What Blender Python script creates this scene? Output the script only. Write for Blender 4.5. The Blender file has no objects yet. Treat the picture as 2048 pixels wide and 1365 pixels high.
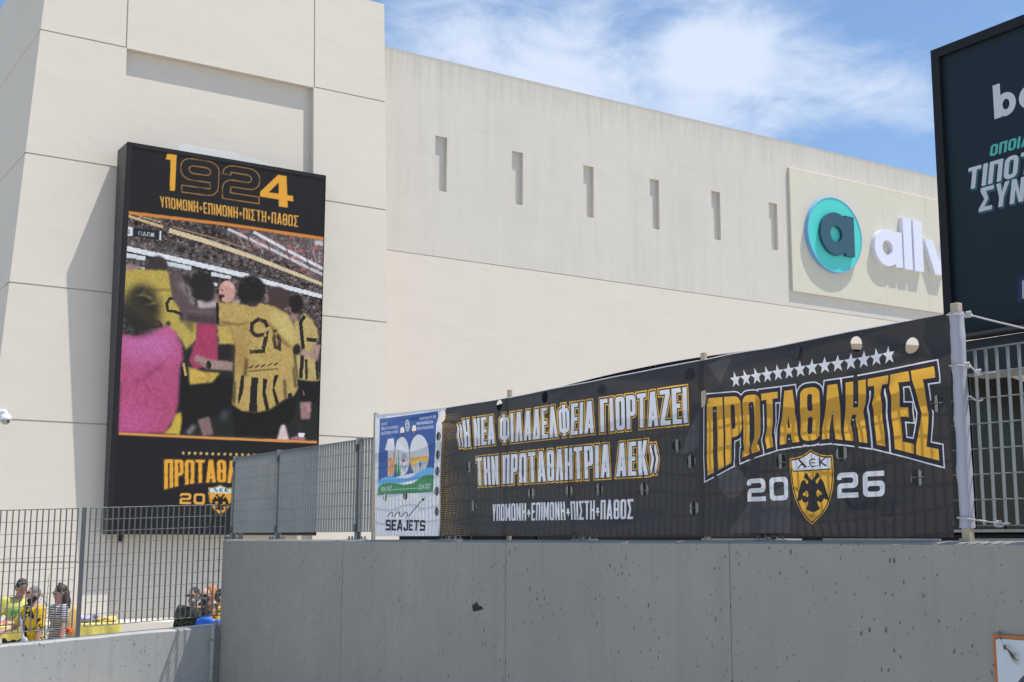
import bpy, bmesh, math, random
import numpy as np
from mathutils import Vector, Matrix, noise
from mathutils.geometry import delaunay_2d_cdt

random.seed(7)
RNG = np.random.default_rng(7)
scene = bpy.context.scene
COL = scene.collection
GROUND = -2.2          # z = 0 is the photographer's eye level

# ------------------------------------------------------------------ camera
FOCAL, YAW, TILT, ROLL = 2537.3, math.radians(32.788), math.radians(8.963), math.radians(.1963)
FWD = np.array([math.sin(YAW) * math.cos(TILT), math.cos(YAW) * math.cos(TILT), math.sin(TILT)])
_r = np.array([math.cos(YAW), -math.sin(YAW), 0.0]); _u = np.cross(_r, FWD)
RIGHT = math.cos(ROLL) * _r + math.sin(ROLL) * _u
UP = -math.sin(ROLL) * _r + math.cos(ROLL) * _u
cam = bpy.data.cameras.new('camera'); cam_ob = bpy.data.objects.new('camera', cam); COL.objects.link(cam_ob)
cam.sensor_width = 36.0; cam.lens = FOCAL / 2048 * 36.0; cam.clip_start = .1; cam.clip_end = 3000
cam_ob.matrix_world = Matrix((( RIGHT[0], UP[0], -FWD[0], 0), (RIGHT[1], UP[1], -FWD[1], 0), (RIGHT[2], UP[2], -FWD[2], 0), (0, 0, 0, 1)))
scene.camera = cam_ob

# ------------------------------------------------------------------ sun and sky
SUN = Vector((1.38, -1.0, 4.2)).normalized()
lamp = bpy.data.lights.new('sun', 'SUN'); lamp.energy = 3.9; lamp.angle = math.radians(.53); lamp.color = (1.0, .955, .88)
lamp_ob = bpy.data.objects.new('sun', lamp); COL.objects.link(lamp_ob)
lamp_ob.rotation_euler = SUN.to_track_quat('Z', 'Y').to_euler(); lamp_ob.location = (10, -10, 40)
world = bpy.data.worlds.new('World'); scene.world = world; world.use_nodes = True
scene.view_settings.view_transform = 'Standard'; scene.view_settings.look = 'None'
scene.view_settings.exposure = .45; scene.view_settings.gamma = 1.0


def build_sky():
    nt = world.node_tree; n = nt.nodes; L = nt.links
    n.clear()
    out = n.new('ShaderNodeOutputWorld'); bg = n.new('ShaderNodeBackground')
    sky = n.new('ShaderNodeTexSky'); sky.sky_type = 'NISHITA'; sky.sun_disc = False
    sky.sun_elevation = math.asin(SUN.z); sky.sun_rotation = math.atan2(SUN.x, SUN.y)
    sky.air_density = 1.0; sky.dust_density = .6; sky.ozone_density = 1.6; sky.altitude = 100
    geo = n.new('ShaderNodeTexCoord')
    # clouds: fractal noise on the sky dome, flattened towards the horizon
    mp = n.new('ShaderNodeMapping'); mp.inputs['Scale'].default_value = (1.0, 1.0, 2.1); mp.inputs['Location'].default_value = CLOUD_OFF
    L.new(geo.outputs['Generated'], mp.inputs['Vector'])
    n1 = n.new('ShaderNodeTexNoise'); n1.inputs['Scale'].default_value = 5.5; n1.inputs['Detail'].default_value = 9; n1.inputs['Roughness'].default_value = .56; n1.inputs['Distortion'].default_value = .25
    n2 = n.new('ShaderNodeTexNoise'); n2.inputs['Scale'].default_value = 14; n2.inputs['Detail'].default_value = 8; n2.inputs['Roughness'].default_value = .62; n2.inputs['Distortion'].default_value = .6
    L.new(mp.outputs['Vector'], n1.inputs['Vector']); L.new(mp.outputs['Vector'], n2.inputs['Vector'])
    add = n.new('ShaderNodeMath'); add.operation = 'MULTIPLY_ADD'; add.inputs[1].default_value = .74
    L.new(n2.outputs['Fac'], add.inputs[0]); L.new(n1.outputs['Fac'], add.inputs[2])
    prev = add.outputs[0]
    # cloud banks: directions on the dome where the cover is thicker or torn open
    for d, amp, sharp in CLOUD_BANKS:
        v = Vector(d).normalized()
        dot = n.new('ShaderNodeVectorMath'); dot.operation = 'DOT_PRODUCT'; dot.inputs[1].default_value = v
        nrm = n.new('ShaderNodeVectorMath'); nrm.operation = 'NORMALIZE'
        L.new(geo.outputs['Generated'], nrm.inputs[0]); L.new(nrm.outputs[0], dot.inputs[0])
        # exp(-(1-dot)*sharp)
        m1 = n.new('ShaderNodeMath'); m1.operation = 'MULTIPLY_ADD'; m1.inputs[1].default_value = sharp; m1.inputs[2].default_value = -sharp
        L.new(dot.outputs['Value'], m1.inputs[0])
        ex = n.new('ShaderNodeMath'); ex.operation = 'EXPONENT'; L.new(m1.outputs[0], ex.inputs[0])
        ma = n.new('ShaderNodeMath'); ma.operation = 'MULTIPLY_ADD'; ma.inputs[1].default_value = amp
        L.new(ex.outputs[0], ma.inputs[0]); L.new(prev, ma.inputs[2]); prev = ma.outputs[0]
    ramp = n.new('ShaderNodeMapRange'); ramp.interpolation_type = 'SMOOTHSTEP'
    ramp.inputs['From Min'].default_value = .81; ramp.inputs['From Max'].default_value = 1.36; ramp.inputs['To Min'].default_value = .09; ramp.inputs['To Max'].default_value = .95
    L.new(prev, ramp.inputs['Value'])
    mix = n.new('ShaderNodeMix'); mix.data_type = 'RGBA'
    hsv = n.new('ShaderNodeHueSaturation'); hsv.inputs['Saturation'].default_value = 1.18; hsv.inputs['Value'].default_value = 1.0
    L.new(sky.outputs['Color'], hsv.inputs['Color'])
    L.new(hsv.outputs['Color'], mix.inputs['A'])
    mix.inputs['B'].default_value = (4.6, 5.2, 6.3, 1)
    L.new(ramp.outputs['Result'], mix.inputs['Factor'])
    L.new(mix.outputs['Result'], bg.inputs['Color']); bg.inputs['Strength'].default_value = SKY_STRENGTH
    L.new(bg.outputs['Background'], out.inputs['Surface'])


SKY_STRENGTH = .118
CLOUD_OFF = (5.1, 3.3, .4)
CLOUD_BANKS = [((0.4454, 0.8161, 0.3683), 0.26, 900), ((0.4764, 0.7863, 0.3933), 0.19, 1200), ((0.5187, 0.7808, 0.3483), 0.21, 1200),
               ((0.5611, 0.7606, 0.3264), 0.26, 700), ((0.6036, 0.7148, 0.3532), 0.22, 1100), ((0.6282, 0.6852, 0.3687), 0.26, 1600),
               ((0.6364, 0.6954, 0.3338), 0.26, 700), ((0.6741, 0.6480, 0.3545), 0.19, 1500), ((0.7005, 0.6285, 0.3381), 0.19, 1500),
               ((0.7262, 0.5987, 0.3380), 0.24, 1600), ((0.7383, 0.5912, 0.3246), 0.19, 3000), ((0.6376, 0.6617, 0.3945), 0.09, 900),
               ((0.5361, 0.7452, 0.3966), 0.09, 1500), ((0.5766, 0.7232, 0.3801), -0.20, 1500), ((0.7172, 0.6312, 0.2952), -0.16, 900),
               ((0.7099, 0.5916, 0.3823), -0.10, 900), ((0.6905, 0.6559, 0.3050), -0.08, 1500), ((-.5, -.3, .6), .14, 6)]
build_sky()

# ------------------------------------------------------------------ helpers
def ray(x, y):
    return FWD + RIGHT * (x - 1024) / FOCAL - UP * (y - 682.5) / FOCAL
def on_x(x, y, c): d = ray(x, y); return d * (c / d[0])      # a traced point on the plane X = c, in metres
def on_y(x, y, c): d = ray(x, y); return d * (c / d[1])
def on_z(x, y, c): d = ray(x, y); return d * (c / d[2])


class MB:
    """collects faces; build() links them as one mesh object"""
    def __init__(self): self.v = []; self.f = []; self.m = []
    def add(self, vs, fs, m=0):
        o = len(self.v); self.v += [tuple(map(float, p)) for p in vs]
        self.f += [tuple(i + o for i in f) for f in fs]; self.m += [m] * len(fs)
    def quad(self, a, b, c, d, m=0): self.add([a, b, c, d], [(0, 1, 2, 3)], m)
    def box(self, x0, x1, y0, y1, z0, z1, m=0):
        self.hexa([(x0, y0, z0), (x1, y0, z0), (x1, y1, z0), (x0, y1, z0)], [(x0, y0, z1), (x1, y0, z1), (x1, y1, z1), (x0, y1, z1)], m)
    def hexa(self, lo, hi, m=0):
        self.add(list(lo) + list(hi), [(3, 2, 1, 0), (4, 5, 6, 7), (0, 1, 5, 4), (1, 2, 6, 5), (2, 3, 7, 6), (3, 0, 4, 7)], m)
    def tube(self, pts, r, n=8, m=0, cap=True):
        pts = [Vector(p) for p in pts]; rs = r if hasattr(r, '__len__') else [r] * len(pts)
        vs = []; fs = []; prev = None
        for i, p in enumerate(pts):
            t = (pts[min(i + 1, len(pts) - 1)] - pts[max(i - 1, 0)]).normalized()
            if prev is None: a = t.orthogonal().normalized()
            else:
                a = prev - t * prev.dot(t); a = a.normalized() if a.length > 1e-6 else t.orthogonal().normalized()
            prev = a; b = t.cross(a)
            for k in range(n):
                q = 2 * math.pi * k / n; vs.append(p + (a * math.cos(q) + b * math.sin(q)) * rs[i])
        for i in range(len(pts) - 1):
            for k in range(n):
                k2 = (k + 1) % n; fs.append((i * n + k, i * n + k2, (i + 1) * n + k2, (i + 1) * n + k))
        if cap: fs += [tuple(range(n - 1, -1, -1)), tuple(range((len(pts) - 1) * n, len(pts) * n))]
        self.add(vs, fs, m)
    def ball(self, c, r, nu=16, nv=10, m=0, rot=None):
        r = r if hasattr(r, '__len__') else (r, r, r); vs = [(0, 0, r[2])]; fs = []
        for i in range(1, nv):
            a = math.pi * i / nv
            for k in range(nu):
                q = 2 * math.pi * k / nu; vs.append((r[0] * math.sin(a) * math.cos(q), r[1] * math.sin(a) * math.sin(q), r[2] * math.cos(a)))
        vs.append((0, 0, -r[2])); e = len(vs) - 1
        for k in range(nu):
            k2 = (k + 1) % nu; fs.append((0, 1 + k, 1 + k2)); fs.append((e, 1 + (nv - 2) * nu + k2, 1 + (nv - 2) * nu + k))
            for i in range(nv - 2):
                o = 1 + i * nu; fs.append((o + k, o + nu + k, o + nu + k2, o + k2))
        M = rot or Matrix.Identity(3)
        self.add([M @ Vector(p) + Vector(c) for p in vs], fs, m)
    def build(self, name, mats, parent=None, smooth=False, merge=False):
        me = bpy.data.meshes.new(name)
        off = Vector(parent.matrix_world.translation) if parent else Vector((0, 0, 0))
        if parent:
            off = world_loc(parent)
        me.from_pydata([(p[0] - off.x, p[1] - off.y, p[2] - off.z) for p in self.v], [], self.f)
        if not isinstance(mats, (list, tuple)): mats = [mats]
        for m in mats: me.materials.append(m)
        me.polygons.foreach_set('material_index', self.m)
        if merge:
            bm = bmesh.new(); bm.from_mesh(me); bmesh.ops.remove_doubles(bm, verts=bm.verts, dist=1e-4); bm.to_mesh(me); bm.free()
        if smooth: me.polygons.foreach_set('use_smooth', [True] * len(me.polygons))
        me.update()
        o = bpy.data.objects.new(name, me); COL.objects.link(o)
        if parent: o.parent = parent
        return o


def world_loc(o):
    p = Vector((0, 0, 0))
    while o: p = p + Vector(o.location); o = o.parent
    return p


def bevel(o, w=.01, seg=2):
    m = o.modifiers.new('bevel', 'BEVEL'); m.width = w; m.segments = seg; m.limit_method = 'ANGLE'; m.angle_limit = math.radians(40)
    return o


def tag(o, label, cat, group=None, kind=None):
    o['label'] = label; o['category'] = cat
    if group: o['group'] = group
    if kind: o['kind'] = kind
    return o


def thing(name, label, cat, loc, group=None):
    o = bpy.data.objects.new(name, None); COL.objects.link(o); o.location = loc; o.empty_display_size = .2
    return tag(o, label, cat, group)


def structure(o):
    o['kind'] = 'structure'; return o


def copy_tree(o, parent=None):
    c = o.copy(); COL.objects.link(c)
    if parent: c.parent = parent
    for ch in list(o.children): copy_tree(ch, c)
    return c


# ------------------------------------------------------------------ materials
def mat(name, color=(.5, .5, .5), rough=.6, metal=0.0, spec=.5):
    m = bpy.data.materials.new(name); m.use_nodes = True
    b = m.node_tree.nodes['Principled BSDF']
    b.inputs['Base Color'].default_value = (*color, 1); b.inputs['Roughness'].default_value = rough
    b.inputs['Metallic'].default_value = metal; b.inputs['Specular IOR Level'].default_value = spec
    return m


def nodes_of(m): return m.node_tree.nodes, m.node_tree.links, m.node_tree.nodes['Principled BSDF']


def coords(m, scale=(1, 1, 1), off=(0, 0, 0)):
    n, L, b = nodes_of(m)
    g = n.new('ShaderNodeNewGeometry'); mp = n.new('ShaderNodeMapping')
    mp.inputs['Scale'].default_value = scale; mp.inputs['Location'].default_value = off
    L.new(g.outputs['Position'], mp.inputs['Vector']); return mp.outputs['Vector']


def noise_tex(m, vec, scale, detail=5, rough=.55, dist=0.0):
    n, L, b = nodes_of(m); t = n.new('ShaderNodeTexNoise')
    t.inputs['Scale'].default_value = scale; t.inputs['Detail'].default_value = detail
    t.inputs['Roughness'].default_value = rough; t.inputs['Distortion'].default_value = dist
    L.new(vec, t.inputs['Vector']); return t.outputs['Fac']


def rng(m, val, a, b_, c=0.0, d=1.0):
    n, L, b = nodes_of(m); t = n.new('ShaderNodeMapRange')
    t.inputs['From Min'].default_value = a; t.inputs['From Max'].default_value = b_
    t.inputs['To Min'].default_value = c; t.inputs['To Max'].default_value = d
    L.new(val, t.inputs['Value']); return t.outputs['Result']


def mix(m, fac, A, B, blend='MIX'):
    n, L, b = nodes_of(m); t = n.new('ShaderNodeMix'); t.data_type = 'RGBA'; t.blend_type = blend
    for k, v in (('Factor', fac), ('A', A), ('B', B)):
        s = t.inputs[k]
        if isinstance(v, (tuple, list)): s.default_value = (*v[:3], 1)
        elif isinstance(v, (int, float)): s.default_value = v
        else: L.new(v, s)
    return t.outputs['Result']


def math_node(m, op, a, b_=None):
    n, L, b = nodes_of(m); t = n.new('ShaderNodeMath'); t.operation = op
    for i, v in enumerate((a, b_)):
        if v is None: continue
        if isinstance(v, (int, float)): t.inputs[i].default_value = v
        else: L.new(v, t.inputs[i])
    return t.outputs[0]


def bump(m, h, strength=.3, dist=.02, normal=None):
    n, L, b = nodes_of(m); t = n.new('ShaderNodeBump')
    t.inputs['Strength'].default_value = strength; t.inputs['Distance'].default_value = dist
    L.new(h, t.inputs['Height'])
    if normal: L.new(normal, t.inputs['Normal'])
    L.new(t.outputs['Normal'], b.inputs['Normal']); return t.outputs['Normal']


def set_color(m, s): n, L, b = nodes_of(m); L.new(s, b.inputs['Base Color'])
def set_rough(m, s): n, L, b = nodes_of(m); L.new(s, b.inputs['Roughness'])


def plaster(name, base, dark, streak=0.0, seed=0):
    m = mat(name, base, .85, spec=.25)
    v = coords(m, off=(seed * 3.1, seed * 1.7, seed))
    big = noise_tex(m, v, .35, 6, .6); mid = noise_tex(m, v, 1.7, 6, .6); fine = noise_tex(m, v, 26, 4, .6)
    c = mix(m, rng(m, big, .35, .7), base, dark)
    c = mix(m, rng(m, mid, .45, .8, 0, .35), c, tuple(x * .93 for x in base))
    c = mix(m, rng(m, fine, .35, .75, 0, .12), c, tuple(x * .8 for x in base))
    if streak:
        sv = coords(m, (1.1, 1.1, .07)); s = noise_tex(m, sv, 2.6, 8, .68)
        c = mix(m, rng(m, s, .5, .78, 0, streak), c, tuple(x * .74 for x in dark))
        s2 = noise_tex(m, coords(m, (1, 1, .1), (7, 3, 1)), 6.0, 6, .7)
        c = mix(m, rng(m, s2, .52, .8, 0, streak * .8), c, (.70, .68, .62))
    if streak:
        n, L, b = nodes_of(m); sp = n.new('ShaderNodeSeparateXYZ'); L.new(coords(m), sp.inputs[0])
        run = noise_tex(m, coords(m, (2.2, 2.2, .10), (1, 5, 2)), 3.0, 6, .7)
        reach = math_node(m, 'MULTIPLY_ADD', run, -3.4); L.new(sp.outputs[2], reach.node.inputs[2])          # z - 3.4 * noise
        c = mix(m, rng(m, reach, 9.9, 11.2, 0, .5), c, (.40, .375, .32))
        c = mix(m, rng(m, sp.outputs[2], 12.30, 12.42, 0, .35), c, (.30, .28, .25))
    set_color(m, c)
    # broad unevenness of hand-trowelled render plus a fine grain
    w = noise_tex(m, coords(m, (.7, .7, 1.0), (seed, 0, 2)), 1.15, 3, .5, .6)
    h = math_node(m, 'MULTIPLY_ADD', w, 1.0)
    n, L, b = nodes_of(m); L.new(math_node(m, 'MULTIPLY', fine, .03), h.node.inputs[2])
    bump(m, h, .36, .035)
    return m


def concrete(name, base, dark, seam_axis=None):
    m = mat(name, base, .8, spec=.35)
    v = coords(m)
    big = noise_tex(m, v, .55, 6, .6); mid = noise_tex(m, v, 2.6, 7, .62); fine = noise_tex(m, v, 60, 3, .6)
    drip = noise_tex(m, coords(m, (3.0, 3.0, .16)), 3.2, 6, .65)
    c = mix(m, rng(m, big, .36, .68), base, dark)
    c = mix(m, rng(m, mid, .42, .75, 0, .5), c, tuple(x * .82 for x in base))
    c = mix(m, rng(m, drip, .5, .74, 0, .28), c, tuple(x * .72 for x in dark))
    c = mix(m, rng(m, fine, .4, .7, 0, .16), c, tuple(x * 1.2 for x in base))
    # form-board lines: thin upright stripes left by the shuttering
    board = noise_tex(m, coords(m, (9, 9, .02)), 3.0, 2, .5)
    c = mix(m, rng(m, board, .56, .66, 0, .08), c, tuple(x * .62 for x in dark))
    # air holes, taller than wide, in loose clusters
    n, L, b = nodes_of(m)
    sp = n.new('ShaderNodeSeparateXYZ'); L.new(v, sp.inputs[0])
    cb = n.new('ShaderNodeCombineXYZ'); L.new(math_node(m, 'MULTIPLY', math_node(m, 'ADD', sp.outputs[0], sp.outputs[1]), 1.9), cb.inputs[0]); L.new(sp.outputs[2], cb.inputs[1])
    wn = n.new('ShaderNodeTexNoise'); wn.inputs['Scale'].default_value = 22; wn.inputs['Detail'].default_value = 3
    sc = n.new('ShaderNodeVectorMath'); sc.operation = 'SCALE'; sc.inputs['Scale'].default_value = .035
    warp = n.new('ShaderNodeVectorMath'); warp.operation = 'ADD'
    L.new(cb.outputs[0], wn.inputs['Vector']); L.new(wn.outputs['Color'], sc.inputs[0]); L.new(cb.outputs[0], warp.inputs[0]); L.new(sc.outputs[0], warp.inputs[1])
    clus = noise_tex(m, v, 1.6, 3, .5); total = None
    for scale, lo, rad in ((5.5, .62, .115), (12.0, .52, .19)):
        vor = n.new('ShaderNodeTexVoronoi'); vor.voronoi_dimensions = '2D'; vor.inputs['Scale'].default_value = scale
        L.new(warp.outputs[0], vor.inputs['Vector']); sep = n.new('ShaderNodeSeparateColor'); L.new(vor.outputs['Color'], sep.inputs[0])
        r = math_node(m, 'MULTIPLY', rng(m, sep.outputs[0], lo, 1.0, 0, rad), rng(m, clus, .36, .64, .25, 1.0))
        hl = math_node(m, 'LESS_THAN', vor.outputs['Distance'], r)
        total = hl if total is None else math_node(m, 'MAXIMUM', total, hl)
    set_color(m, mix(m, math_node(m, 'MULTIPLY', total, .78), c, tuple(x * .25 for x in dark)))
    h = math_node(m, 'SUBTRACT', math_node(m, 'MULTIPLY', mid, .25), total)
    bump(m, h, .5, .012)
    return m


def steel(name, base, rough=.5, metal=.35):
    m = mat(name, base, rough, metal, .5)
    v = coords(m); n, L, b = nodes_of(m)
    vor = n.new('ShaderNodeTexVoronoi'); vor.inputs['Scale'].default_value = 55
    L.new(v, vor.inputs['Vector']); sep = n.new('ShaderNodeSeparateColor'); L.new(vor.outputs['Color'], sep.inputs[0])
    big = noise_tex(m, v, 2.0, 5, .6)
    c = mix(m, rng(m, sep.outputs[0], 0, 1, 0, .5), base, tuple(x * .72 for x in base))
    c = mix(m, rng(m, big, .4, .7, 0, .4), c, tuple(min(1, x * 1.25) for x in base))
    set_color(m, c); set_rough(m, rng(m, sep.outputs[1], 0, 1, rough - .1, rough + .15))
    return m


def cloth(name, color, transl=.0, rough=.75, spec=.3):
    m = mat(name, color, rough, 0, spec)
    if transl:
        n, L, b = nodes_of(m); out = [x for x in n if x.type == 'OUTPUT_MATERIAL'][0]
        t = n.new('ShaderNodeBsdfTranslucent'); t.inputs['Color'].default_value = (*[min(.95, x * 1.5 + .03) for x in color], 1)
        ad = n.new('ShaderNodeMixShader'); ad.inputs[0].default_value = transl
        L.new(b.outputs[0], ad.inputs[1]); L.new(t.outputs[0], ad.inputs[2]); L.new(ad.outputs[0], out.inputs['Surface'])
    return m


M = {}
M['tower'] = plaster('tower_plaster', (.655, .598, .515), (.622, .572, .495), 0.0, 1)
M['wall_upper'] = plaster('weathered_plaster', (.63, .588, .52), (.592, .555, .494), .36, 2)
M['wall_lower'] = plaster('cream_plaster', (.695, .63, .543), (.68, .62, .538), .05, 3)
M['panel'] = plaster('sign_panel_paint', (.635, .598, .49), (.62, .585, .48), 0.06, 4)
M['panel_joint'] = mat('panel_joint', (.50, .48, .41), .8)
M['patch'] = plaster('filler_plaster', (.70, .69, .66), (.64, .63, .60), 0, 5)
M['concrete'] = concrete('grey_concrete', (.322, .312, .283), (.275, .268, .246))
M['concrete_top'] = concrete('pale_concrete_cap', (.42, .42, .41), (.36, .36, .35))
M['galv'] = steel('galvanised_steel', (.225, .245, .248), .55, .35)
M['galv_dark'] = steel('weathered_steel', (.125, .13, .135), .55, .35)
M['black'] = mat('black_metal', (.014, .014, .016), .55, 0, .25)
M['black_side'] = mat('dark_grey_metal', (.055, .055, .055), .5)
M['navy_beam'] = mat('navy_steel', (.012, .014, .025), .5)
M['glass'] = mat('dark_glass', (.006, .007, .008), .2, 0, .08)
M['mullion'] = mat('black_mullion', (.004, .004, .005), .4)
M['white'] = mat('white_plastic', (.78, .79, .82), .4)
M['offwhite'] = mat('pale_plastic', (.50, .48, .42), .5)
M['wood'] = mat('raw_timber', (.44, .37, .27), .8)
M['paving'] = plaster('pale_paving', (.50, .47, .42), (.46, .43, .39), .0, 6)
M['asphalt'] = mat('asphalt', (.055, .055, .057), .9)


# ------------------------------------------------------------------ relief walls
def relief(mb, xs, zs, depth, P, m=0):
    """cells between the cuts xs, zs, each pushed back by depth(i, j); P(x, z, d) gives the point"""
    D = [[depth((xs[i] + xs[i + 1]) / 2, (zs[j] + zs[j + 1]) / 2) for j in range(len(zs) - 1)] for i in range(len(xs) - 1)]
    for i in range(len(xs) - 1):
        for j in range(len(zs) - 1):
            d = D[i][j]
            if d is None: continue
            x0, x1, z0, z1 = xs[i], xs[i + 1], zs[j], zs[j + 1]
            mb.quad(P(x0, z0, d), P(x1, z0, d), P(x1, z1, d), P(x0, z1, d), m)
            if i + 1 < len(xs) - 1 and D[i + 1][j] is not None and D[i + 1][j] != d:
                e = D[i + 1][j]; mb.quad(P(x1, z0, d), P(x1, z0, e), P(x1, z1, e), P(x1, z1, d), m)
            if j + 1 < len(zs) - 1 and D[i][j + 1] is not None and D[i][j + 1] != d:
                e = D[i][j + 1]; mb.quad(P(x0, z1, d), P(x1, z1, d), P(x1, z1, e), P(x0, z1, e), m)

# ------------------------------------------------------------------ ground
def sheet(name, x0, x1, y0, y1, z, m):
    b = MB(); b.quad((x0, y0, z), (x1, y0, z), (x1, y1, z), (x0, y1, z)); return structure(b.build(name, m))

sheet('ground', -900, 900, -900, 900, GROUND, M['paving'])
sheet('street', -60, 5.2, -60, 14.6, GROUND + .004, M['paving'])  # unseen street surface, given pale paving to bounce more fill onto the shaded wall

# ------------------------------------------------------------------ tower
TX0, TX1, TB = 5.457, 13.58, .06       # left edge at z = 11.4, right edge, batter of the front
def build_tower():
    t = thing('stadium_tower', 'cream battered tower with scored joints, carrying the tall screen', 'tower', (9.5, 29, GROUND))
    ZT = 13.28; g = .03
    grooves = [10.68, 7.90, 5.12, 2.34, -.44]
    zs = sorted({GROUND - .2, ZT, -1.58} | {z - g / 2 for z in grooves} | {z + g / 2 for z in grooves})
    xl = TX0
    xs = [xl, 7.205, 7.235, 11.675, 11.705, TX1]
    RT = 10.68 - g / 2
    def depth(x, z):
        in_rec = 7.235 < x < 11.675 and -1.58 < z < RT
        if in_rec: return .17
        if z > RT and (7.205 < x < 7.235 or 11.675 < x < 11.705): return .035
        if any(abs(z - k) < g / 2 for k in grooves):
            if 7.2 < x < 11.7 and z > 10: return 0
            return .035
        return 0
    def P(x, z, d):
        if x == xl: x = 5.457 - .0635 * (11.39 - z)
        if x < 7.21 and d > 0 and x != 7.205: x += d * .6 if x < 6 else 0
        return (x, 26.25 + TB * z + d, z)
    b = MB(); relief(b, xs, zs, depth, P)
    # side faces, roof
    def L(z): return 5.457 - .0635 * (11.39 - z)
    zc = [GROUND - .2] + sorted([z + s * g / 2 for z in grooves for s in (-1, 1)]) + [ZT]
    for k in range(len(zc) - 1):
        z0, z1 = zc[k], zc[k + 1]; ins = .02 if any(abs((z0 + z1) / 2 - q) < g / 2 for q in grooves) else 0
        b.quad((L(z0) + ins, 34, z0), (L(z0) + ins, 26.25 + TB * z0 + ins, z0), (L(z1) + ins, 26.25 + TB * z1 + ins, z1), (L(z1) + ins, 34, z1))
        b.quad((TX1 - ins, 26.25 + TB * z0 + ins, z0), (TX1 - ins, 34, z0), (TX1 - ins, 34, z1), (TX1 - ins, 26.25 + TB * z1 + ins, z1))
        if ins == 0:
            for zz in (z0, z1):
                b.quad((L(zz), 34, zz), (L(zz) + .02, 34, zz), (L(zz) + .02, 27, zz), (L(zz), 26.25 + TB * zz, zz))
    yT = 26.25 + TB * ZT
    b.quad((L(ZT), yT, ZT), (TX1, yT, ZT), (TX1, 34, ZT), (L(ZT), 34, ZT)); b.quad((L(ZT), 34, ZT), (TX1, 34, ZT), (TX1, 34, GROUND), (L(GROUND), 34, GROUND))
    b.build('wall', M['tower'], t)
    # filler patch above the screen, on the recessed face
    pts = [on_y(x, y, 27.0) for x, y in ((356, 291), (376, 288), (402, 294), (430, 300), (466, 304), (490, 313), (520, 320), (548, 333), (560, 345), (480, 335), (395, 315), (356, 300))]
    p = MB(); yb = lambda z: 26.25 + TB * z + .17 - .004
    q = [(x * yb(z) / 27.0, yb(z), z * yb(z) / 27.0) for x, y_, z in pts]
    c = tuple(sum(a[i] for a in q) / len(q) for i in range(3))
    p.add([c] + q, [(0, (i + 1) % len(q) + 1, i + 1) for i in range(len(q))])
    o = p.build('filler_patch', M['patch'], t)
    # plinth along the foot
    pl = MB(); pl.box(3.4, TX1, 25.55, 26.6, GROUND - .1, -1.6)
    bevel(pl.build('plinth', M['tower'], t), .02)
    return t
build_tower()

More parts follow.
